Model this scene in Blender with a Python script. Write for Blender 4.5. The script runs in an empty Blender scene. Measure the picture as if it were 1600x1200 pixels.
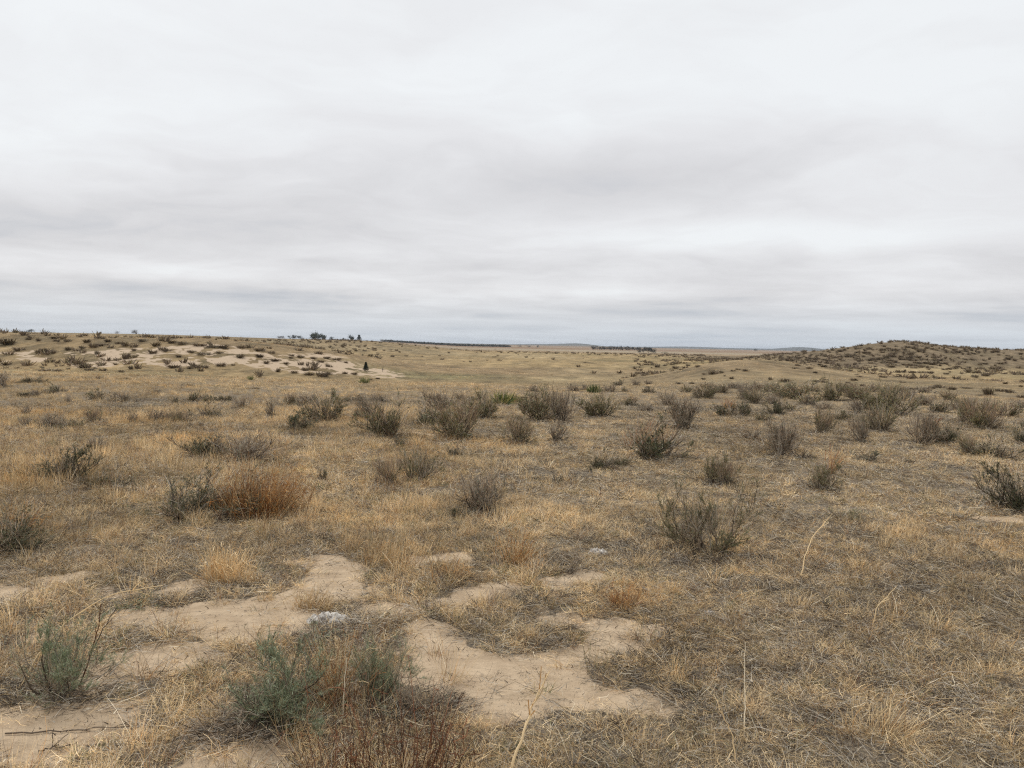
import bpy, math, random
import numpy as np
from mathutils import Matrix, Vector

# ------------------------------------------------------------------ camera, sky, sun, exposure
SC = bpy.context.scene
COL = SC.collection
CAM_H, F, CX, CY = 1.65, 1200.0, 800.0, 600.0          # eye height, focal length in photo pixels
PITCH, ROLL = math.radians(3.0), math.radians(1.17)
fw = np.array([0, math.cos(PITCH), -math.sin(PITCH)])
r0 = np.array([1.0, 0, 0]); u0 = np.cross(r0, fw)
rt = r0 * math.cos(ROLL) + u0 * math.sin(ROLL)
up = u0 * math.cos(ROLL) - r0 * math.sin(ROLL)
cam = bpy.data.cameras.new('camera'); cam_o = bpy.data.objects.new('camera', cam); COL.objects.link(cam_o)
cam.sensor_width = 36; cam.lens = 36 * F / 1600; cam.clip_start = 0.05; cam.clip_end = 60000
m = Matrix(((rt[0], up[0], -fw[0], 0), (rt[1], up[1], -fw[1], 0), (rt[2], up[2], -fw[2], CAM_H), (0, 0, 0, 1)))
cam_o.matrix_world = m
SC.camera = cam_o
SC.view_settings.view_transform = 'Standard'; SC.view_settings.look = 'None'
SC.view_settings.gamma = 1; SC.view_settings.use_curve_mapping = False; SC.view_settings.exposure = 0
SC.cycles.max_bounces = 4; SC.cycles.diffuse_bounces = 3; SC.cycles.volume_bounces = 0
SC.cycles.transparent_max_bounces = 4
SC.cycles.use_denoising = False; SC.cycles.filter_width = 1.2

SUN_EL, SUN_AZ = 48, -35                              # degrees; azimuth from +Y towards +X
sun = bpy.data.lights.new('sun', 'SUN'); sun.energy = 1.5; sun.angle = math.radians(14); sun.color = (1, .965, .91)
sun_o = bpy.data.objects.new('sun', sun); COL.objects.link(sun_o)
e, a = math.radians(SUN_EL), math.radians(SUN_AZ)
sd = Vector((math.sin(a) * math.cos(e), math.cos(a) * math.cos(e), math.sin(e)))
sun_o.rotation_euler = sd.to_track_quat('Z', 'Y').to_euler()


class NT:
    def __init__(s, tree): s.t = tree; tree.nodes.clear()
    def n(s, typ, ins=None, **kw):
        nd = s.t.nodes.new(typ)
        for k, v in kw.items(): setattr(nd, k, v)
        for k, v in (ins or {}).items():
            if isinstance(v, bpy.types.NodeSocket): s.t.links.new(v, nd.inputs[k])
            else: nd.inputs[k].default_value = v
        return nd
    def math(s, op, a, b=0.0, c=0.0, clamp=False):
        return s.n('ShaderNodeMath', {0: a, 1: b, 2: c}, operation=op, use_clamp=clamp).outputs[0]
    def vmath(s, op, a, b=(0, 0, 0)):
        nd = s.n('ShaderNodeVectorMath', {0: a}, operation=op)
        if isinstance(b, bpy.types.NodeSocket): s.t.links.new(b, nd.inputs[1])
        elif op == 'SCALE': nd.inputs['Scale'].default_value = b if isinstance(b, (int, float)) else 1.0
        else: nd.inputs[1].default_value = b
        return nd.outputs['Value'] if op in ('DOT_PRODUCT', 'LENGTH', 'DISTANCE') else nd.outputs[0]
    def noise(s, vec, scale, detail=4, rough=.55, dist=0.0):
        return s.n('ShaderNodeTexNoise', {'Vector': vec, 'Scale': scale, 'Detail': detail, 'Roughness': rough, 'Distortion': dist}).outputs['Fac']
    def smooth(s, v, a, b, lo=0.0, hi=1.0):
        return s.n('ShaderNodeMapRange', {'Value': v, 'From Min': a, 'From Max': b, 'To Min': lo, 'To Max': hi}, interpolation_type='SMOOTHSTEP').outputs[0]
    def mix(s, f, a, b, mode='MIX'):
        nd = s.n('ShaderNodeMix', {0: f}, data_type='RGBA', blend_type=mode)
        for k, v in ((6, a), (7, b)):
            if isinstance(v, bpy.types.NodeSocket): s.t.links.new(v, nd.inputs[k])
            else: nd.inputs[k].default_value = (*v, 1)
        return nd.outputs[2]


world = bpy.data.worlds.new('World'); SC.world = world; world.use_nodes = True
W = NT(world.node_tree)
sky = W.n('ShaderNodeTexSky', sky_type='NISHITA', sun_disc=False, sun_elevation=e, sun_rotation=a, air_density=1.2, dust_density=2.0)
gen = W.n('ShaderNodeTexCoord').outputs['Generated']
dirv = W.vmath('NORMALIZE', gen)
sx = W.n('ShaderNodeSeparateXYZ', {0: dirv})
zc = W.math('ADD', W.math('MAXIMUM', sx.outputs[2], 0.0), 0.17)
pl = W.n('ShaderNodeCombineXYZ', {0: W.math('DIVIDE', sx.outputs[0], zc), 1: W.math('DIVIDE', sx.outputs[1], zc), 2: 0.0}).outputs[0]
warp = W.n('ShaderNodeTexNoise', {'Vector': pl, 'Scale': 1.3, 'Detail': 4.0}).outputs['Color']
pl2 = W.vmath('ADD', pl, W.vmath('SCALE', warp, .9))
big = W.noise(W.vmath('MULTIPLY', pl2, (.75, 1, 1)), 1.0, 4, .5)
fine = W.noise(W.vmath('MULTIPLY', pl2, (.8, 1.25, 1)), 3.2, 7, .55)
zs = W.math('ADD', W.math('MAXIMUM', sx.outputs[2], 0.0), .03)
streak = W.noise(W.n('ShaderNodeCombineXYZ', {0: W.math('DIVIDE', sx.outputs[0], zs), 1: W.math('DIVIDE', sx.outputs[1], zs), 2: 0.0}).outputs[0], .28, 5, .5)


def blob(px, py, rx, ry):                               # a broad cloud bank in the sky: a direction and its spread
    d = fw + rt * (px - CX) / F - up * (py - CY) / F; d /= np.linalg.norm(d)
    az = math.atan2(d[0], d[1]); el = math.asin(d[2])
    ax = W.math('DIVIDE', W.math('SUBTRACT', AZ, az), rx / F)
    ay = W.math('DIVIDE', W.math('SUBTRACT', EL, el), ry / F)
    ay = W.math('ADD', ay, W.math('MULTIPLY', W.math('SUBTRACT', big, .5), 3.0))
    q = W.math('ADD', W.math('MULTIPLY', ax, ax), W.math('MULTIPLY', ay, ay))
    return W.math('EXPONENT', W.math('MULTIPLY', q, -1.0))


AZ = W.math('ARCTAN2', sx.outputs[0], sx.outputs[1]); EL = W.math('ARCSINE', sx.outputs[2])
v = W.math('ADD', W.math('MULTIPLY', W.math('SUBTRACT', big, .5), .44), W.math('MULTIPLY', W.math('SUBTRACT', fine, .5), .28))
v = W.math('ADD', v, W.math('MULTIPLY', W.math('SUBTRACT', streak, .5), W.smooth(EL, .05, .2, .8, 0.0)))
v = W.math('ADD', v, W.smooth(EL, .02, .40, -.05, .19))
for (px, py, rx, ry, amp) in ((900, 295, 350, 55, -.17), (130, 340, 380, 60, -.12), (1180, 365, 320, 30, .26), (560, 410, 330, 28, .08),
                              (260, 200, 230, 60, .12), (1000, 130, 500, 60, .06), (1500, 250, 260, 80, -.02), (420, 470, 300, 12, -.13), (1330, 490, 420, 14, -.08), (250, 420, 400, 14, .10), (900, 455, 300, 10, .08), (60, 440, 200, 10, -.10),
                              (500, 497, 260, 7, .12), (1450, 508, 260, 8, .15), (100, 485, 200, 6, .10)):
    v = W.math('ADD', v, W.math('MULTIPLY', blob(px, py, rx, ry), amp))
cr = W.n('ShaderNodeValToRGB', {0: W.math('ADD', v, .5)})
el = cr.color_ramp.elements
el[0].position = .20; el[0].color = (.50, .525, .575, 1)
el[1].position = .72; el[1].color = (.88, .905, .925, 1)
k = el.new(.40); k.color = (.69, .69, .71, 1)
k = el.new(.56); k.color = (.80, .805, .825, 1)
skyc = W.vmath('SCALE', sky.outputs[0], .10)
thin = W.smooth(EL, -.01, .085, .12, .03)
hor = W.mix(W.smooth(EL, .0, .075, .66, 0), cr.outputs[0], (.57, .655, .75))
colr = W.mix(thin, hor, skyc)
bg = W.n('ShaderNodeBackground', {'Color': colr, 'Strength': 1.0})
W.n('ShaderNodeOutputWorld', {'Surface': bg.outputs[0]})

# ------------------------------------------------------------------ noise and terrain
_r = np.random.RandomState(7); PERM = _r.permutation(256); PERM = np.concatenate([PERM, PERM]); VAL = _r.rand(256)


def vn(x, y, s=0):
    x = np.asarray(x, float) + s * 17.3; y = np.asarray(y, float) - s * 9.7
    xi = np.floor(x).astype(int); yi = np.floor(y).astype(int); fx = x - xi; fy = y - yi
    fx = fx * fx * (3 - 2 * fx); fy = fy * fy * (3 - 2 * fy)
    h = lambda i, j: VAL[PERM[(PERM[i & 255] + j) & 255]]
    a = h(xi, yi) * (1 - fx) + h(xi + 1, yi) * fx
    b = h(xi, yi + 1) * (1 - fx) + h(xi + 1, yi + 1) * fx
    return a * (1 - fy) + b * fy


def fbm(x, y, lam, oct=4, s=0, g=.5):
    t = 0; a = 1; n = 0
    for i in range(oct):
        t = t + a * (vn(x / lam * 2 ** i, y / lam * 2 ** i, s + i * 3 + 1) - .5); n += a; a *= g
    return t / n * 2                                     # about -1..1


def ss(a, b, x):
    t = np.clip((np.asarray(x, float) - a) / (b - a), 0, 1); return t * t * (3 - 2 * t)


DUNE_X = [-90, -60, -52, -39, -32.5, -27, -20.5, -17, -14.6, -11, -8]
DUNE_Z = [1.9, 1.75, 1.62, 1.5, 1.5, 1.2, .42, -.1, -.75, -1.35, -1.6]
HILL_X = [30, 42, 50, 55, 60, 66, 71, 75.5, 79, 82.5, 86, 92, 100, 110, 130, 160, 220]
HILL_Z = [-1.6, -1.1, -.4, .25, .75, 1.45, 2.3, 3.05, 3.55, 3.85, 3.65, 2.95, 2.5, 2.35, 2.0, 1.0, .4]


def H0(x, y):
    x = np.asarray(x, float); y = np.asarray(y, float)
    u = x / np.maximum(np.abs(y), 8)
    z = -1.6 * ss(25 + 12 * ss(.1, .3, u), 62 + 30 * ss(.15, .4, u), y) * (1 - .35 * ss(-.2, -.5, u))
    z = z + 1.35 * np.exp(-((x - 15.5) / 8.5) ** 2 - ((y - 56) / 9) ** 2)               # low brown bank
    z = z + .8 * np.exp(-((x - 22) / 9) ** 2 - ((y - 72) / 12) ** 2)
    upl = ss(-.045, -.21, u)                                                             # upland on one side
    z = z + 3.2 * upl * ss(115, 250, y)
    z = z + .75 * np.exp(-((y - 235) / 45) ** 2) * (1 - upl)                             # far swell
    z = z - 3.4 * ss(260, 620, y) * (1 - upl) - 2.0 * upl * ss(1500, 4000, y)
    c = np.interp(x, DUNE_X, DUNE_Z)
    front = ss(59, 79, y + .16 * (x + 30)); back = 1 - ss(84, 120, y)
    z = z + np.maximum(c - z, 0) * front * back
    hc = np.interp(x - .5 * np.maximum(y - 165, 0), HILL_X, HILL_Z)
    z = z + np.maximum(hc - z, 0) * ss(124, 163, y + 1.2 * np.sin(x * .2)) * (1 - ss(170, 205, y))
    z = z + .8 * np.exp(-((x - 34) / 13) ** 2 - ((y - 118) / 14) ** 2)
    # very far low hills
    for (cx, cy, sx_, sy_, h) in ((370, 4300, 110, 300, 11), (200, 4300, 240, 300, 8), (1450, 6400, 300, 500, 12), (2000, 6000, 400, 400, 8), (2000, 5300, 120, 300, 14),
                                  (2060, 5400, 260, 300, 11), (-3000, 6500, 1800, 400, 9), (-2500, 5200, 300, 300, 8)):
        z = z + h * np.exp(-((x - cx) / sx_) ** 2 - ((y - cy) / sy_) ** 2)
    r = np.hypot(x, y)
    z = z + fbm(x, y, 9, 3, 3) * .16 * ss(6, 30, r) * (1 - ss(150, 400, r)) + fbm(x, y, 42, 3, 11) * .28 * ss(60, 200, r) * (1 - ss(500, 1500, r))
    return z


def ray(px, py):
    return fw + rt * (px - CX) / F - up * (py - CY) / F


TS = np.geomspace(1.5, 9000, 6000)


def ground_at(px, py):
    d = ray(px, py); P = d[None] * TS[:, None]
    h = CAM_H + P[:, 2] - H0(P[:, 0], P[:, 1])
    i = np.argmax(h < 0)
    if h[i] >= 0: i = len(TS) - 1
    t = TS[i - 1] + (TS[i] - TS[i - 1]) * h[i - 1] / max(h[i - 1] - h[i], 1e-9) if i > 0 else TS[0]
    return d[0] * t, d[1] * t, t


# bare sand: outlines traced on the photograph, laid on the ground
SAND_PX = [
    [(-60, 1125), (60, 1112), (200, 1110), (218, 1128), (190, 1150), (130, 1162), (95, 1190), (40, 1196), (-60, 1190)],
    [(300, 1215), (345, 1165), (420, 1150), (475, 1132), (505, 1155), (480, 1240), (320, 1240)],
    [(265, 965), (300, 948), (350, 938), (430, 942), (478, 955), (485, 985), (430, 1000), (370, 1000), (300, 992)],
    [(140, 968), (190, 948), (255, 950), (285, 975), (240, 985), (160, 990)],
    [(140, 1026), (220, 1012), (285, 1010), (325, 1025), (300, 1045), (230, 1045), (150, 1045)],
    [(612, 990), (660, 978), (720, 985), (742, 1012), (800, 1008), (862, 1000), (905, 978), (965, 962), (1032, 985), (1040, 1015), (990, 1040), (940, 1048), (985, 1056),
     (1055, 1068), (1085, 1098), (1010, 1122), (930, 1112), (865, 1105), (835, 1122), (790, 1140), (735, 1135), (715, 1090), (640, 1065), (660, 1035), (615, 1015)],
    [(430, 882), (520, 873), (548, 893), (565, 925), (500, 945), (440, 940), (500, 915), (490, 895)],
    [(560, 940), (640, 945), (640, 968), (570, 962)],
    [(690, 922), (760, 905), (812, 918), (775, 938), (700, 946)],
    [(648, 874), (712, 866), (722, 880), (660, 886)],
    [(255, 924), (310, 910), (305, 930), (265, 936)],
    [(60, 905), (160, 892), (165, 905), (80, 918)],
    [(-30, 925), (30, 918), (50, 935), (-30, 945)],
    [(840, 965), (890, 958), (900, 975), (845, 985)],
    [(120, 1070), (170, 1062), (180, 1080), (130, 1085)],
    [(860, 905), (930, 900), (940, 912), (870, 918)],
    [(1500, 806), (1590, 806), (1590, 814), (1510, 814)],
]
SOFT_PX = [[(-40, 880), (560, 865), (640, 940), (660, 1060), (330, 1065), (200, 1060), (-40, 1050)], [(600, 930), (860, 900), (1060, 950), (1090, 1100), (900, 1130), (700, 1150), (590, 1080)],
    [(-40, 1060), (260, 1080), (520, 1120), (520, 1230), (-40, 1230)], [(400, 670), (620, 660), (760, 700), (700, 735), (430, 730)]]
DUNE_PX = [[(-80, 552), (0, 545), (60, 545), (100, 552), (160, 545), (230, 545), (300, 541), (380, 543), (420, 548), (470, 551), (515, 553), (548, 563), (572, 574),
            (600, 577), (640, 584), (648, 587), (600, 592), (560, 590), (520, 586), (470, 583), (430, 578), (360, 573), (280, 572), (180, 570), (60, 567), (-80, 566)]]


def world_poly(pts):
    o = []
    for (x, y) in pts:
        g = ground_at(x, y); o.append(g[:2])
    return np.array(o)


SAND = [world_poly(p) for p in SAND_PX]
SOFT = [world_poly(p) for p in SOFT_PX]
DUNE = [world_poly(p) for p in DUNE_PX]


def sdist(P, x, y):                                      # signed distance to a polygon, positive inside
    n = len(P); best = np.full(x.shape, 1e9); ins = np.zeros(x.shape, bool)
    for i in range(n):
        ax, ay = P[i]; bx, by = P[(i + 1) % n]
        ex, ey = bx - ax, by - ay
        t = np.clip(((x - ax) * ex + (y - ay) * ey) / (ex * ex + ey * ey + 1e-9), 0, 1)
        best = np.minimum(best, np.hypot(x - ax - t * ex, y - ay - t * ey))
        c = ((ay > y) != (by > y)) & (x < ex * (y - ay) / (ey if abs(ey) > 1e-9 else 1e-9) + ax)
        ins ^= c
    return np.where(ins, best, -best)


def sand_mask(x, y):
    x = np.asarray(x, float); y = np.asarray(y, float); out = np.zeros(x.shape)
    near = (y > 1.5) & (np.hypot(x, y) < 22)
    if near.any():
        xs, ys = x[near], y[near]; b = np.full(xs.shape, -9.)
        for P in SAND: b = np.maximum(b, sdist(P, xs, ys))
        w = fbm(xs, ys, .45, 4, 5) * .24 + fbm(xs, ys, .10, 3, 8) * .07
        w = w * (1 + ss(6, 14, ys))
        out[near] = ss(-.035, .05, b + w)
        q = np.full(xs.shape, -9.)
        for P in SOFT: q = np.maximum(q, sdist(P, xs, ys))
        out[near] = np.maximum(out[near], ss(.30, .50, fbm(xs, ys, .42, 5, 13, .65)) * ss(-.1, .25, q) * .95)
    d = (y > 38) & (y < 130) & (x < 0)
    if d.any():
        xs, ys = x[d], y[d]; b = np.full(xs.shape, -99.)
        for P in DUNE: b = np.maximum(b, sdist(P, xs, ys))
        n = fbm(xs, ys, 5, 4, 21)
        out[d] = np.maximum(out[d], ss(-1.0, 1.6, b + n * 3.0) * (1 - .95 * ss(-.02, .26, fbm(xs, ys, 1.5, 4, 31, .85) + .16 * ss(-24, -46, xs) + .03)))
    return out


def H(x, y):
    z = H0(x, y); r = np.hypot(x, y)
    n1 = fbm(x, y, .9, 4, 41); n2 = fbm(x, y, .16, 3, 43)
    z = z + (n1 * .035 + n2 * .008) * (1 - ss(25, 60, r))
    M = sand_mask(x, y)
    z = z + M * (1 - ss(12, 25, r)) * (.010 - n2 * .008)
    z = z + (1 - ss(30, 60, r)) * ss(.1, .7, fbm(x, y, .33, 2, 47)) * .02 * (1 - M)
    return z, M


def obj_from(name, V, Fq, col, mat, parent=None, attrs=None, smooth=False):
    me = bpy.data.meshes.new(name)
    V = np.asarray(V, np.float32); Fq = np.asarray(Fq, np.int32)
    me.vertices.add(len(V)); me.vertices.foreach_set('co', V.ravel())
    me.loops.add(Fq.size); me.loops.foreach_set('vertex_index', Fq.ravel())
    me.polygons.add(len(Fq)); me.polygons.foreach_set('loop_start', np.arange(0, Fq.size, 4, dtype=np.int32))
    if smooth: me.polygons.foreach_set('use_smooth', np.ones(len(Fq), bool))
    me.update(calc_edges=True)
    if col is not None:
        c = me.attributes.new('col', 'FLOAT_COLOR', 'POINT')
        c.data.foreach_set('color', np.c_[col, np.ones(len(col))].astype(np.float32).ravel())
    for k, (dom, arr) in (attrs or {}).items():
        typ = {1: 'FLOAT', 3: 'FLOAT_VECTOR'}[1 if arr.ndim == 1 else 3]
        if arr.dtype.kind == 'i': typ = 'INT'
        at = me.attributes.new(k, typ, dom)
        at.data.foreach_set('vector' if typ == 'FLOAT_VECTOR' else 'value', np.ascontiguousarray(arr).ravel())
    me.materials.append(mat)
    o = bpy.data.objects.new(name, me); COL.objects.link(o)
    if parent: o.parent = parent
    return o


# ------------------------------------------------------------------ materials
def new_mat(name):
    mt = bpy.data.materials.new(name); mt.use_nodes = True
    return mt, NT(mt.node_tree)


def plant_mat(name, rough=.85, inst=False, vary=.35, spec=.15):
    mt, T = new_mat(name)
    c = T.n('ShaderNodeAttribute', attribute_name='col').outputs['Color']
    if inst:
        t = T.n('ShaderNodeAttribute', attribute_name='tint', attribute_type='INSTANCER').outputs['Color']
        c = T.mix(1.0, c, t, 'MULTIPLY')
    rnd = T.n('ShaderNodeObjectInfo').outputs['Random']
    pos = T.n('ShaderNodeNewGeometry').outputs['Position']
    nz = T.noise(pos, 2.3, 3)
    f = T.math('ADD', T.math('MULTIPLY', rnd, vary), T.math('ADD', T.math('MULTIPLY', nz, .5), .75 - vary / 2))
    c = T.vmath('SCALE', c); T.t.links.new(f, c.node.inputs['Scale'])
    b = T.n('ShaderNodeBsdfPrincipled', {'Base Color': c, 'Roughness': rough, 'Specular IOR Level': spec})
    T.n('ShaderNodeOutputMaterial', {'Surface': b.outputs[0]})
    return mt


M_GRASS = plant_mat('dry grass blades', inst=True)
M_LITTER = plant_mat('plant litter', inst=True)
M_WOOD = plant_mat('weathered shrub wood')
M_LEAF = plant_mat('sage foliage')
M_STALK = plant_mat('dry stalks')
M_TREE = plant_mat('tree crown', vary=.2)
M_BARK = plant_mat('bark', vary=.2)

M_GROUND, T = new_mat('prairie soil and sand')
pos = T.n('ShaderNodeNewGeometry').outputs['Position']
tint = T.n('ShaderNodeAttribute', attribute_name='col').outputs['Color']
sm = T.n('ShaderNodeAttribute', attribute_name='sand').outputs['Fac']
fr = T.n('ShaderNodeAttribute', attribute_name='farness').outputs['Fac']
n_f = T.noise(pos, 55, 5, .7); n_m = T.noise(pos, 6, 5, .6); n_l = T.noise(pos, .9, 5, .65)
str_ = T.noise(T.vmath('MULTIPLY', pos, (1, .35, 1)), .35, 6, .7)
dk = T.mix(T.smooth(n_f, .38, .66), (.11, .088, .066), (.34, .265, .18))
dk = T.mix(T.smooth(n_m, .35, .7, 0, .55), dk, (.22, .19, .155))
far = T.vmath('SCALE', tint)
ff = T.math('ADD', T.math('MULTIPLY', T.math('SUBTRACT', n_l, .5), 1.5), T.math('MULTIPLY', T.math('SUBTRACT', str_, .5), 1.8)); ff = T.math('MAXIMUM', T.math('ADD', ff, .86), .3)
T.t.links.new(ff, far.node.inputs['Scale'])
grassy = T.mix(fr, dk, far)
sn = T.noise(pos, 230, 3, .7)
sandc = T.mix(T.smooth(n_m, .3, .72), (.45, .335, .222), (.60, .46, .312))
sandc = T.mix(T.smooth(sn, .60, .75, 0, .5), sandc, (.22, .15, .09))
sandc = T.mix(T.smooth(T.noise(pos, 21, 4, .7), .62, .72, 0, .45), sandc, (.18, .145, .11))
sandc = T.mix(T.smooth(T.noise(pos, 70, 3, .6), .64, .70, 0, .6), sandc, (.12, .09, .065))
sandc = T.mix(T.math('MULTIPLY', fr, .75), sandc, (.52, .40, .285))
sb = T.smooth(T.math('ADD', sm, T.math('MULTIPLY', T.math('SUBTRACT', n_f, .5), .55)), .30, .62)
base = T.mix(sb, grassy, sandc)
bh = T.math('ADD', T.math('MULTIPLY', n_f, .35), T.math('ADD', T.math('MULTIPLY', n_m, 1.0), T.math('MULTIPLY', T.noise(T.vmath('MULTIPLY', pos, (1, 2.2, 1)), 9, 3, .5), 1.2)))
bmp = T.n('ShaderNodeBump', {'Height': bh, 'Strength': .8, 'Distance': .03})
b = T.n('ShaderNodeBsdfPrincipled', {'Base Color': base, 'Roughness': .95, 'Specular IOR Level': .08, 'Normal': bmp.outputs[0]})
T.n('ShaderNodeOutputMaterial', {'Surface': b.outputs[0]})

# ------------------------------------------------------------------ the ground: one sheet to the horizon
ang = np.radians(np.concatenate([np.arange(-180, -66, 4.0), np.arange(-66, -46, .5), np.arange(-46, 46.01, .2), np.arange(46.5, 66.1, .5), np.arange(68, 181, 4.0)]))
rad = np.concatenate([[.02, .3, .7], np.geomspace(1.1, 160, 1000), np.geomspace(162, 9500, 260)])
A, R = np.meshgrid(ang, rad)
X, Y = np.sin(A) * R, np.cos(A) * R
Z, MS = H(X.ravel(), Y.ravel()); Z = Z.reshape(X.shape)
nr, na = X.shape
idx = np.arange(nr * na).reshape(nr, na)
Q = np.stack([idx[:-1, :-1], idx[1:, :-1], idx[1:, 1:], idx[:-1, 1:]], -1).reshape(-1, 4)[:, ::-1]


def tint_at(x, y):                                       # colour of the grassland seen from afar
    x = np.asarray(x, float); y = np.asarray(y, float); u = x / np.maximum(y, 5)
    tan = np.array([.40, .290, .150]); ol = np.array([.27, .215, .11]); br = np.array([.25, .175, .11]); pale = np.array([.50, .385, .22])
    n = fbm(x, y, 16, 4, 51); n2 = fbm(x, y, 55, 3, 61)
    c = tan + (ol - tan) * ss(.0, .6, n)[..., None] * .8
    c = c + (br - c) * (ss(.05, .5, n2)[..., None] * .55)
    c = c + (br * .8 - c) * (.8 * np.exp(-((x - 15.5) / 10) ** 2 - ((y - 54) / 9) ** 2))[..., None]
    c = c + (pale - c) * (ss(.05, .45, fbm(x, y * .6, 26, 3, 71)) * .6)[..., None]
    hill = (ss(40, 60, x) * ss(128, 140, y) * (1 - ss(230, 300, y)))[..., None]
    c = c + (np.array([.215, .162, .105]) - c) * hill * .9
    upl = (ss(-.0, -.15, u) * ss(130, 200, y) * (1 - ss(900, 1500, y)))[..., None]
    c = c + (np.array([.25, .19, .115]) - c) * upl * .6
    far_ = ss(500, 900, y)[..., None]
    strip = ss(-.2, .2, fbm(x / 6, y, 260, 3, 81))[..., None]
    fc = np.array([.30, .195, .12]) * (1 - strip) + np.array([.40, .32, .215]) * strip
    c = c + (fc - c) * far_
    c = c + (np.array([.13, .135, .125]) - c) * ss(3500, 4200, y)[..., None]
    grn = np.exp(-((x + 8) / 8) ** 2 - ((y - 72) / 7) ** 2)[..., None]
    c = c + (np.array([.22, .23, .10]) - c) * grn * .5
    mot = ss(.05, .5, fbm(x, y, 3.4, 4, 91, .65) + .25 * ss(-20, -40, x) * ss(50, 60, y) * (1 - ss(110, 140, y)))[..., None] * (1 - ss(300, 600, y))[..., None]
    c = c + (np.array([.17, .135, .08]) - c) * mot * .6
    return np.clip(c, .01, 1)


TC = tint_at(X.ravel(), Y.ravel())
farness = ss(14, 62, np.hypot(X, Y).ravel())
g = obj_from('ground', np.c_[X.ravel(), Y.ravel(), Z.ravel()], Q, TC, M_GROUND, attrs={'sand': ('POINT', MS.astype(np.float32)), 'farness': ('POINT', farness.astype(np.float32))}, smooth=True)
g['kind'] = 'structure'


# ------------------------------------------------------------------ plant geometry
def norm(v): return v / np.maximum(np.linalg.norm(v, axis=-1, keepdims=True), 1e-9)


def grow(rng, base, d, L, K, droop=0., wob=0., wind=0.):
    N = len(base); P = np.zeros((N, K, 3)); P[:, 0] = base; d = norm(d.copy()); L = np.broadcast_to(L, (N,))
    for k in range(1, K):
        d = norm(d + np.array([wind, 0, -droop]) + rng.randn(N, 3) * wob)
        P[:, k] = P[:, k - 1] + d * (L / (K - 1))[:, None]
    return P


def sweep(rng, P, rad, sides, col):
    """P N,K,3; rad N,K; col N,3 or N,K,3 -> V, F, C (quads)."""
    N, K, _ = P.shape
    t = norm(np.gradient(P, axis=1))
    ref = norm(rng.randn(N, 1, 3)); s = norm(np.cross(t, ref)); w = np.cross(t, s)
    if col.ndim == 2: col = np.repeat(col[:, None], K, 1)
    if sides == 2:
        V = np.stack([P - s * rad[..., None], P + s * rad[..., None]], 2)
        C = np.repeat(col[:, :, None], 2, 2); S = 2
    else:
        an = np.arange(sides) * 2 * math.pi / sides
        V = P[:, :, None] + rad[..., None, None] * (s[:, :, None] * np.cos(an)[None, None, :, None] + w[:, :, None] * np.sin(an)[None, None, :, None])
        C = np.repeat(col[:, :, None], sides, 2); S = sides
    ix = np.arange(N * K * S).reshape(N, K, S)
    if S == 2:
        Fq = np.stack([ix[:, :-1, 0], ix[:, :-1, 1], ix[:, 1:, 1], ix[:, 1:, 0]], -1).reshape(-1, 4)
    else:
        nx = np.roll(ix, -1, 2)
        Fq = np.stack([ix[:, :-1], nx[:, :-1], nx[:, 1:], ix[:, 1:]], -1).reshape(-1, 4)
    return V.reshape(-1, 3), Fq, C.reshape(-1, 3)


def merge(parts):
    V, Fq, C, o = [], [], [], 0
    for (v_, f_, c_) in parts:
        V.append(v_); Fq.append(f_ + o); C.append(c_); o += len(v_)
    return np.concatenate(V), np.concatenate(Fq), np.concatenate(C)


def cone_dirs(rng, N, lo, hi, az=None):
    el = np.radians(rng.uniform(lo, hi, N)); az = rng.uniform(0, 2 * math.pi, N) if az is None else az
    return np.stack([np.cos(az) * np.cos(el), np.sin(az) * np.cos(el), np.sin(el)], -1)


STRAW = np.array([.84, .64, .375]); TAN = np.array([.60, .44, .245]); GREY = np.array([.50, .44, .355]); DARK = np.array([.13, .10, .075])
OLIVE = np.array([.27, .25, .125]); ORNG = np.array([.56, .32, .13]); PALE = np.array([.80, .70, .52]); RUST = np.array([.24, .105, .055])


def pal(rng, N, cols, w, jit=.18):
    w = np.array(w, float) / sum(w)
    return np.array(cols)[rng.choice(len(cols), N, p=w)] * (1 + rng.randn(N, 1) * jit).clip(.4, 1.7)


def blades(rng, N, spread, lo, hi, l0, l1, w0, w1, K, droop, wob, cols, w, wind=0., zj=0.):
    r = spread * np.sqrt(rng.rand(N)); az = rng.uniform(0, 2 * math.pi, N)
    base = np.stack([r * np.cos(az), r * np.sin(az), rng.rand(N) * zj], -1)
    P = grow(rng, base, cone_dirs(rng, N, lo, hi, az + rng.randn(N) * .9), rng.uniform(l0, l1, N), K, droop, wob, wind)
    P[..., 2] = np.maximum(P[..., 2], .002)
    wd = rng.uniform(w0, w1, N)[:, None] * np.linspace(1, .35, K)[None]
    c = pal(rng, N, cols, w)
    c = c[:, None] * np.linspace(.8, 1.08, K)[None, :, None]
    return sweep(rng, P, wd / 2, 2, c)


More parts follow.
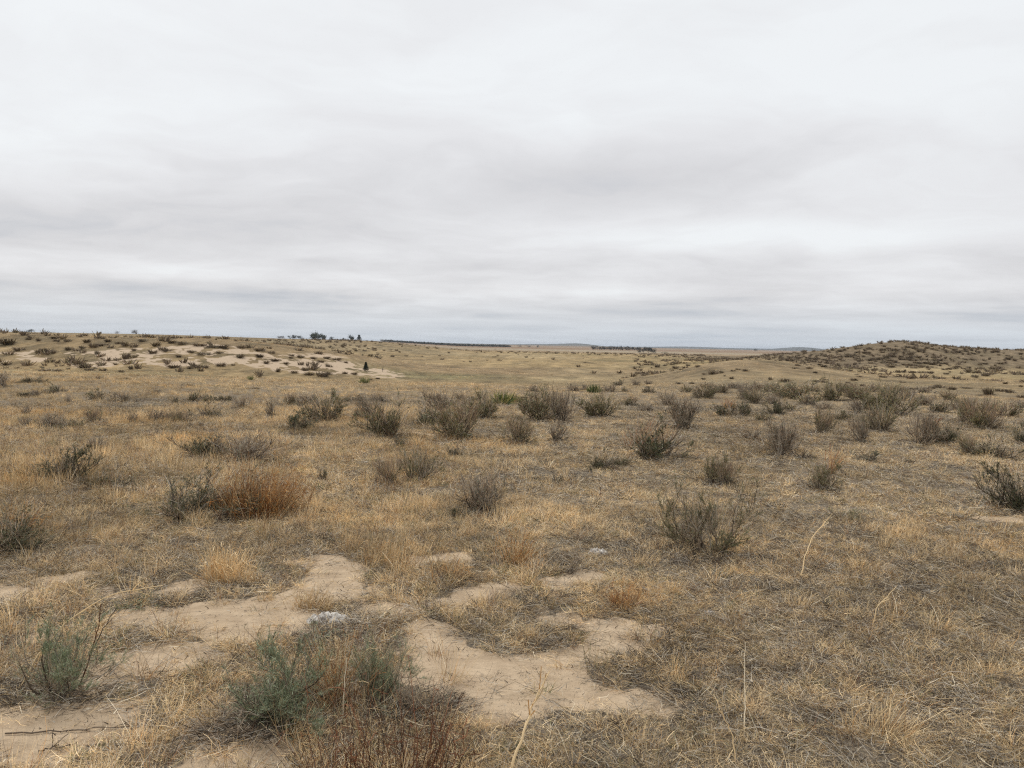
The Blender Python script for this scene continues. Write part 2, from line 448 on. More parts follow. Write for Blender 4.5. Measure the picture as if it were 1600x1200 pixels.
def tuft(rng, kind, lod):
    wf = [1, 1.8, 5, 14][lod]; nf = [1, .65, .5, .45][lod]; sp = [1, 1.5, 3.4, 8][lod]; K = [4, 3, 3, 3][lod]
    n = lambda q: max(6, int(q * nf))
    if kind == 'mat':
        return blades(rng, n(60), .085 * sp, 0, 45, .03, .10, .0016 * wf, .0032 * wf, K + 1, .10, .42, [STRAW, TAN, GREY, DARK, OLIVE, PALE], [30, 30, 18, 9, 9, 7], zj=.02)
    if kind == 'short':
        return blades(rng, n(52), .05 * sp, 25, 85, .04, .13, .0015 * wf, .003 * wf, K, .12, .28, [STRAW, TAN, GREY, OLIVE, ORNG, PALE], [36, 30, 9, 9, 7, 6])
    if kind == 'curl':
        return blades(rng, n(36), .035 * sp, 40, 85, .07, .16, .0016 * wf, .0032 * wf, K + 1, .38, .3, [STRAW, TAN, ORNG, OLIVE], [42, 30, 16, 6])
    if kind == 'tall':
        return blades(rng, n(34), .05 * sp, 50, 88, .10, .26, .0015 * wf, .0028 * wf, K, .03, .10, [STRAW, TAN, ORNG, PALE], [50, 36, 4, 8], wind=.05)
    if kind == 'brown':
        return blades(rng, n(34), .06 * sp, 50, 88, .08, .22, .0014 * wf, .0026 * wf, K, .04, .16, [RUST, TAN, DARK, ORNG, GREY], [24, 30, 16, 14, 16])
    if kind == 'green':
        return blades(rng, n(34), .04 * sp, 45, 88, .05, .13, .0018 * wf, .0032 * wf, K, .1, .2, [np.array([.12, .15, .065]), OLIVE, TAN], [40, 35, 25])
    if kind == 'litter':
        return blades(rng, n(60), .12 * sp, -4, 16, .03, .13, .0016 * wf, .0036 * wf, K, .02, .22, [GREY, DARK, TAN, PALE], [36, 38, 18, 5], zj=.018)
    if kind == 'bits':
        return blades(rng, 9, .13 * sp, -8, 14, .006, .03, .002 * wf, .005 * wf, 3, .0, .5, [DARK, GREY, DARK * .5, TAN], [40, 20, 25, 15])
    if kind == 'dark':
        return blades(rng, n(60), .09 * sp, -2, 30, .03, .10, .0018 * wf, .0034 * wf, K, .05, .35, [DARK, GREY, DARK * .6], [48, 24, 30], zj=.02)


def scatter(name, label, mat, kinds, P, rot, scl, ix, tint):
    """one object: a small library of tufts in its own mesh, set out over points by its own geometry nodes"""
    rng = np.random.RandomState(abs(hash(len(name))) % 1000 + 5)
    parts, lib = [], []
    for k, (kd, lod) in enumerate(kinds):
        q = tuft(rng, kd, lod); parts.append(q); lib.append(np.full(len(q[1]), k, np.int32))
    V, Fq, C = merge(parts); lib = np.concatenate(lib); nl = len(V); n = len(P)
    C2 = np.r_[C, np.ones((n, 3))]; z3 = lambda a: np.r_[np.zeros((nl, 3)), a].astype(np.float32)
    o = obj_from(name, np.r_[V, P], Fq, C2, mat, attrs={
        'lib': ('FACE', lib), 'islib': ('POINT', np.r_[np.ones(nl), np.zeros(n)].astype(np.float32)),
        'rot': ('POINT', z3(rot)), 'scl': ('POINT', z3(scl)), 'tint': ('POINT', z3(tint)),
        'pick': ('POINT', np.r_[np.zeros(nl, np.int32), ix.astype(np.int32)])})
    o['kind'] = 'stuff'; o['label'] = label
    ng = bpy.data.node_groups.new(name + ' layout', 'GeometryNodeTree')
    ng.interface.new_socket('Geometry', in_out='INPUT', socket_type='NodeSocketGeometry')
    ng.interface.new_socket('Geometry', in_out='OUTPUT', socket_type='NodeSocketGeometry')
    N = ng.nodes; Lk = ng.links
    gi = N.new('NodeGroupInput'); go = N.new('NodeGroupOutput')

    def attr(nm, ty):
        a_ = N.new('GeometryNodeInputNamedAttribute'); a_.data_type = ty; a_.inputs[0].default_value = nm; return a_.outputs[0]
    sep = N.new('GeometryNodeSeparateGeometry'); sep.domain = 'POINT'
    Lk.new(gi.outputs[0], sep.inputs[0])
    cmp_ = N.new('FunctionNodeCompare'); cmp_.data_type = 'FLOAT'; cmp_.operation = 'GREATER_THAN'
    Lk.new(attr('islib', 'FLOAT'), cmp_.inputs[0]); cmp_.inputs[1].default_value = .5
    Lk.new(cmp_.outputs[0], sep.inputs['Selection'])
    sp = N.new('GeometryNodeSplitToInstances'); sp.domain = 'FACE'
    Lk.new(sep.outputs[0], sp.inputs[0]); Lk.new(attr('lib', 'INT'), sp.inputs['Group ID'])
    iop = N.new('GeometryNodeInstanceOnPoints')
    Lk.new(sep.outputs[1], iop.inputs['Points']); Lk.new(sp.outputs[0], iop.inputs['Instance'])
    iop.inputs['Pick Instance'].default_value = True
    Lk.new(attr('pick', 'INT'), iop.inputs['Instance Index'])
    Lk.new(attr('rot', 'FLOAT_VECTOR'), iop.inputs['Rotation']); Lk.new(attr('scl', 'FLOAT_VECTOR'), iop.inputs['Scale'])
    Lk.new(iop.outputs[0], go.inputs[0])
    md = o.modifiers.new('layout', 'NODES'); md.node_group = ng
    return o


# ------------------------------------------------------------------ grass over the ground
rg = np.random.RandomState(11)


def wedge(n, ra, rb):
    half = 66 if rb <= 8 else 52 if rb <= 20 else 44
    r = np.sqrt(rg.uniform(ra * ra, rb * rb, n)); a_ = np.radians(rg.uniform(-half, half, n))
    return r * np.sin(a_), r * np.cos(a_)


GK = [(k, l) for l in range(4) for k in ('mat', 'mat', 'mat', 'short', 'short', 'short', 'curl', 'curl', 'tall', 'tall', 'brown', 'green')]
NK = 12
LK = [(k, l) for l in range(3) for k in ('litter', 'litter', 'litter', 'dark', 'dark', 'litter', 'bits', 'bits')]


GC = {}


def grass_points(n, ra, rb, lod):
    x, y = wedge(n, ra, rb); z, M = H(x, y)
    tallp = fbm(x, y, 1.6, 3, 101); tallp2 = fbm(x, y, 7, 2, 105); bare = fbm(x, y, .55, 3, 111); u = x / y
    left = ss(.12, -.12, u)                              # the straw is taller away from the short turf
    edge = ss(.02, .5, M) * (1 - M)
    keep = rg.rand(n) < (1 - M) ** 1.5 * (.30 + .70 * ss(-.45, .1, bare)) + .03
    for (cx_, cy_) in ((430, 1105), (592, 1100), (88, 1085), (518, 985)):
        g0 = GC.setdefault((cx_, cy_), ground_at(cx_, cy_)); keep &= (np.hypot(x - g0[0], y - g0[1]) > .22 * g0[2] / 3.4) | (rg.rand(n) < .22)
    if lod == 2: keep &= rg.rand(n) < .75
    x, y, z, M, tallp, tallp2, bare, left = (q[keep] for q in (x, y, z, M, tallp, tallp2, bare, left)); n = len(x)
    pt = .06 + .42 * ss(-.1, .5, tallp + .5 * tallp2) * (.25 + .75 * left) + .10 * ss(11, 20, y)
    q = rg.rand(n); k = np.zeros(n, int)
    k[:] = rg.choice([0, 1, 2], n)
    k = np.where(q < .62, k, rg.choice([3, 4, 5, 6], n))
    t = rg.rand(n) < pt * .9
    k = np.where(t, rg.choice([8, 9, 7, 8, 9, 6, 10], n), k)
    k = np.where(rg.rand(n) < .035, 11, k)
    k = np.where(rg.rand(n) < [.05, .06, .10, .16][lod], 10, k)
    rot = np.stack([rg.randn(n) * .12, rg.randn(n) * .12, rg.uniform(0, 6.283, n)], -1)
    tl = (k == 8) | (k == 9)
    rot[tl, 2] = rg.randn(tl.sum()) * .8
    s = rg.uniform(.55, 1.1, n) * [.95, .85, .9, 1.0][lod]
    sz = s * np.where(k <= 2, .8, 1.0) * (1 - .35 * (1 - left)) * (1 - .3 * ss(9, 16, y) - .25 * ss(24, 45, y)) * (1 - .3 * ss(70, 110, y))
    scl = np.stack([s, s, sz], -1)
    g1 = fbm(x, y, 2.6, 4, 121); g2 = fbm(x, y, .8, 3, 131)
    tn = (1.06 + .12 * ss(12, 7, y) + .34 * g1 + .42 * g2 + .22 * rg.randn(n) + (.5 * fbm(x, y, 5, 3, 181) if lod > 1 else 0))[:, None] * np.array([.99, .975, .95])
    warm = ss(.1, .6, fbm(x, y, 1.9, 3, 141))[:, None]
    tn = tn * (1 + warm * (np.array([1.04, .97, .86]) - 1))
    gry = ss(.0, .5, fbm(x, y, 3.1, 3, 151))[:, None] * (1 - left[:, None] * .6)
    tn = tn * (1 + gry * (np.array([.90, .92, .97]) - 1))
    return np.c_[x, y, z - .004], rot, scl, k + NK * lod, tn.clip(.35, 1.6)


def litter_points(n, ra, rb, lod):
    x, y = wedge(n, ra, rb); z, M = H(x, y)
    d = fbm(x, y, .7, 3, 161)
    keep = rg.rand(n) < (1 - M) ** .8 * (.35 + .65 * ss(-.3, .3, d)) + .02
    bits = (~keep) & (rg.rand(n) < .45); keep = keep | bits; bits = bits[keep]
    x, y, z, d = x[keep], y[keep], z[keep], d[keep]; n = len(x)
    k = np.where(rg.rand(n) < .14 + .3 * ss(.15, .5, d), rg.choice([3, 4], n), rg.choice([0, 1, 2, 5], n))
    k = np.where(bits, rg.choice([6, 7], n), k)
    rot = np.stack([rg.randn(n) * .08, rg.randn(n) * .08, rg.uniform(0, 6.283, n)], -1)
    s = rg.uniform(.6, 1.2, n); scl = np.stack([s, s, s], -1)
    tn = (1 + .3 * fbm(x, y, 1.1, 2, 171))[:, None] * np.ones(3)
    return np.c_[x, y, z], rot, scl, k + 8 * lod, tn


def cat(L): return [np.concatenate(q) for q in zip(*L)]


DENS = 1.0
gp = cat([grass_points(int(n * DENS), a_, b_, l) for (n, a_, b_, l) in ((29500, 1.3, 8, 0), (79000, 8, 20, 1), (49000, 20, 34, 1), (66000, 34, 95, 2), (60000, 90, 260, 3))])
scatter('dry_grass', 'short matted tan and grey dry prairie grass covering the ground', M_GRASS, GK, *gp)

# ------------------------------------------------------------------ shrubs
def tag(o, label, cat_, group=None):
    o['label'] = label; o['category'] = cat_
    if group: o['group'] = group
    return o


def empty(name, loc):
    o = bpy.data.objects.new(name, None); COL.objects.link(o); o.location = loc; o.empty_display_size = .1
    return o


WOODG = np.array([.32, .25, .18]); WOODD = np.array([.085, .065, .048]); SAGE = np.array([.27, .315, .19]); SAGEL = np.array([.43, .48, .325]); OLV = np.array([.31, .27, .135])
MAUVE = np.array([.36, .27, .19])


def shrub_parts(seed, style, detail=1.0, wscale=1.0):
    """a unit shrub, about 1 wide and 1 high: branches, foliage, dry stalks"""
    g_ = np.random.RandomState(seed)
    st = dict(  # main stems, elevation lo hi, twigs per stem, leaves per twig, leaf colours, stalk count and colours, wobble
        olive=(15, 28, 87, 12, 12, [OLV, SAGE * .7, OLV * .6, MAUVE], [4, 3, 3, 2], 90, [MAUVE, TAN, GREY]),
        grey=(13, 30, 87, 14, 3, [GREY * .7, SAGE * .7, MAUVE], [4, 2, 3], 110, [MAUVE, GREY * .8, MAUVE * .7]),
        rust=(15, 30, 87, 12, 6, [OLV, OLV * .6, SAGE * .7], [4, 3, 2], 170, [np.array([.27, .17, .12]), TAN * .8, MAUVE, MAUVE * .8]),
        dark=(16, 12, 80, 12, 10, [OLV * .5, SAGE * .35, WOODD, SAGE * .6], [4, 3, 2, 2], 20, [GREY, TAN]),
        bare=(7, 20, 75, 8, .3, [GREY, SAGE], [1, 1], 0, [GREY]),
        flat=(30, 2, 30, 9, .4, [GREY, WOODG, WOODD], [2, 2, 2], 0, [GREY]),
        sage=(15, 18, 85, 11, 20, [SAGE, SAGEL, SAGE * .7, OLV], [5, 3, 3, 1], 26, [GREY, MAUVE, WOODG]),
    )[style]
    nm, lo, hi, ntw, nlf, lc, lw, nst, sc_ = st
    nm = int(nm * (1.1 + .7 * g_.rand())); ntw = int(ntw * (.6 + .4 * detail)); wt = wscale
    az = g_.uniform(0, 6.283, nm) + np.arange(nm) * .4
    d = cone_dirs(g_, nm, lo, hi, az) + np.array([*(g_.randn(2) * .32), 0]); rr = .09 * np.sqrt(g_.rand(nm))
    base = np.stack([rr * np.cos(az), rr * np.sin(az), np.full(nm, -.03)], -1)
    L = g_.uniform(.30, .95, nm) * (.62 + .38 * d[:, 2])
    P = grow(g_, base, d, L, 8, -.10, .20)
    r = np.linspace(1, .25, 8)[None] * g_.uniform(.006, .015, nm)[:, None] * (1.6 if style in ('bare', 'dark') else 1)
    wood = []
    wc = pal(g_, nm, [WOODG, WOODD, GREY * .7], [3, 5, 2] if style != 'dark' else [1, 8, 1])
    wood.append(sweep(g_, P, r, 4, wc))
    # twigs
    N = nm * ntw; si = np.repeat(np.arange(nm), ntw); kk = g_.randint(1, 8, N)
    tb = P[si, kk]; td = norm(P[si, np.minimum(kk, 7)] - P[si, np.maximum(kk - 1, 0)]) + g_.randn(N, 3) * .42 + np.array([0, 0, .25])
    TP = grow(g_, tb, td, g_.uniform(.12, .38, N), 5, -.10, .13)
    tc = pal(g_, N, [WOODG, WOODD * 1.4, GREY * .8, MAUVE], [4, 4, 2, 2])
    wood.append(sweep(g_, TP, np.linspace(1, .35, 5)[None] * g_.uniform(.0028, .0055, N)[:, None] * wt, 2 if detail < 1.5 else 3, tc))
    # second order twigs
    N2 = int(N * (2.7 if detail >= 1 else 1.7)); s2 = g_.randint(0, N, N2); k2 = g_.randint(1, 5, N2)
    b2 = TP[s2, k2]; d2 = norm(TP[s2, k2] - TP[s2, k2 - 1]) + g_.randn(N2, 3) * .45 + np.array([0, 0, .2])
    T2 = grow(g_, b2, d2, g_.uniform(.07, .2, N2), 4, -.06, .12)
    wood.append(sweep(g_, T2, np.linspace(1, .4, 4)[None] * g_.uniform(.0018, .0036, N2)[:, None] * wt, 2, pal(g_, N2, [WOODG, GREY * .8, MAUVE, WOODD * 1.5], [3, 3, 4, 3])))
    allT = T2
    # foliage: slim leaves in tufts along the upper twigs
    NL = int(N2 * nlf * (1.0 if detail >= 1 else .45)); foliage = None
    if NL > 40:
        cl = vn(T2[:, 1, 0] * 4 + seed, T2[:, 1, 1] * 4 + T2[:, 1, 2] * 3)
        pr = np.clip(cl - .25, .03, 1); pr /= pr.sum()
        s3 = g_.choice(N2, NL, p=pr); f3 = g_.rand(NL) * 3; i3 = f3.astype(int).clip(0, 2); fr3 = (f3 - i3)[:, None]
        b3 = T2[s3, i3] * (1 - fr3) + T2[s3, i3 + 1] * fr3
        d3 = norm(T2[s3, i3 + 1] - T2[s3, i3]) + g_.randn(NL, 3) * .6 + np.array([0, 0, .3])
        lw_ = (.0045 if style != 'sage' else .0042) * wt * (1 if detail >= 1 else 1.7)
        LP = grow(g_, b3, d3, g_.uniform(.025, .06, NL) * (1 if detail >= 1 else 1.4), 3, 0, .12)
        foliage = sweep(g_, LP, np.array([.6, 1, .25])[None] * g_.uniform(.6, 1.2, NL)[:, None] * lw_ / 2, 2, pal(g_, NL, lc, lw, .22))
    stalks = None
    if nst:
        nst = int(nst * (1 if detail >= 1 else .5)); az4 = g_.uniform(0, 6.283, nst); r4 = .34 * np.sqrt(g_.rand(nst))
        top = np.stack([r4 * np.cos(az4), r4 * np.sin(az4), g_.uniform(.3, .55, nst)], -1)
        d4 = np.stack([np.cos(az4) * .35 * r4 / .34, np.sin(az4) * .35 * r4 / .34, np.ones(nst)], -1) + g_.randn(nst, 3) * .14
        SP = grow(g_, top, d4, g_.uniform(.3, .62, nst), 5, 0, .06, .02)
        stalks = sweep(g_, SP, np.linspace(1, .5, 5)[None] * g_.uniform(.0018, .0034, nst)[:, None] * wt, 2, pal(g_, nst, sc_, [1] * len(sc_)))
    return merge(wood), foliage, stalks


ONE = 1


def make_shrub(name, seed, style, detail=1., wscale=1.):
    w_, f_, s_ = shrub_parts(seed, style, detail, wscale)
    root = empty(name, (0, 0, 0))
    obj_from('branches', *w_, M_WOOD, root)
    if f_: obj_from('foliage', *f_, M_LEAF, root)
    if s_: obj_from('dry_stalks', *s_, M_STALK, root)
    return root


USED = set()


def instance(proto, name=None):
    """the prototype itself the first time, then a copy of it and of each of its parts"""
    if proto.name not in USED:
        USED.add(proto.name); return proto
    c = proto.copy(); COL.objects.link(c)
    for ch in proto.children:
        k_ = ch.copy(); COL.objects.link(k_); k_.parent = c
    return c


def hz(x, y):
    z, _ = H(np.array([x]), np.array([y])); return float(z[0])


FEET = []


def place(o, px, py, w, h, sink=.02, rz=None, lean=0.):
    x, y, t = ground_at(px, py); s = t / F; FEET.append((x, y, w * s))
    o.location = (x, y, hz(x, y) - sink)
    o.rotation_euler = (0, lean, random.uniform(0, 6.283) if rz is None else rz)
    o.scale = (w * s, w * s, h * s)
    return o


random.seed(5)
# --- big ones near the camera, each built for itself
def near(px, py, w, h, name, seed, style, label, cat_, detail=1.8, wscale=.8):
    return tag(place(make_shrub(name, seed, style, detail, wscale), px, py, w, h), label, cat_)


near(425, 1116, 185, 150, 'sagebrush', 901, 'sage', 'large sprawling grey-green sagebrush over black dead twigs, beside the white crusty lump on the sand', 'sagebrush')
SB2 = near(592, 1105, 95, 140, 'sagebrush', 902, 'sage', 'narrow upright grey-green sagebrush between the sprawling sagebrush and the widest bare sand', 'sagebrush')
SB3 = near(88, 1090, 130, 125, 'sagebrush', 903, 'sage', 'loose green sagebrush with long bare dark stems above the corner sand patch', 'sagebrush', 1.0, .8)
near(1108, 862, 125, 108, 'sagebrush', 904, 'olive', 'round olive-green bush alone in the short turf, with a brown twiggy side', 'sagebrush', 1.5, 1.0)
near(205, 946, 80, 16, 'low_sage', 905, 'sage', 'flat mat of pale green sage leaves on a sandy ledge', 'sage plant', 1.0, 2.0)
near(884, 894, 60, 50, 'dead_shrub', 906, 'bare', 'small black forked twig shrub with a wispy top below the white lump in the turf', 'dead shrub', 1.0, .8)
near(290, 808, 150, 80, 'sagebrush', 907, 'dark', 'blackish grey sagebrush growing into the big orange bunchgrass clump', 'sagebrush', 1.5, 1.0)
near(12, 860, 120, 70, 'sagebrush', 908, 'dark', 'dark green low bush with thin orange grass rising behind it, cut by the picture edge', 'sagebrush', 1.5, 1.0)
near(650, 1112, 110, 60, 'dead_shrub', 909, 'grey', 'low grey dead brush with a black stub beside the upright sagebrush', 'dead shrub', 1.0, .8)
near(400, 1135, 190, 52, 'dead_shrub', 910, 'flat', 'mat of black and grey dead twigs spreading from under the sprawling sagebrush', 'dead shrub', 1.0, .8)
near(690, 1120, 120, 34, 'dead_shrub', 911, 'flat', 'flat grey dead brush at the edge of the widest bare sand', 'dead shrub', 1.0, .8)
near(500, 1010, 80, 34, 'sagebrush', 912, 'sage', 'small pale sage tip between the white crusty lump and the sprawling sagebrush', 'sagebrush', .6, .9)

# --- shrubs of the middle ground
PR = {}
for st in ('olive', 'grey', 'rust', 'dark', 'bare'):
    PR[st] = [(st, 100 + i + 17 * len(st), 1.0) for i in range(3)]
PROTO = {}


def proto(style, i, lod):
    key = (style, i, lod)
    if key not in PROTO:
        PROTO[key] = make_shrub('shrub' if style != 'bare' else 'bare_shrub', 100 + i * 7 + len(style) * 31 + lod, style, [1.0, .5][lod], [1.7, 3.0][lod])
    return PROTO[key]


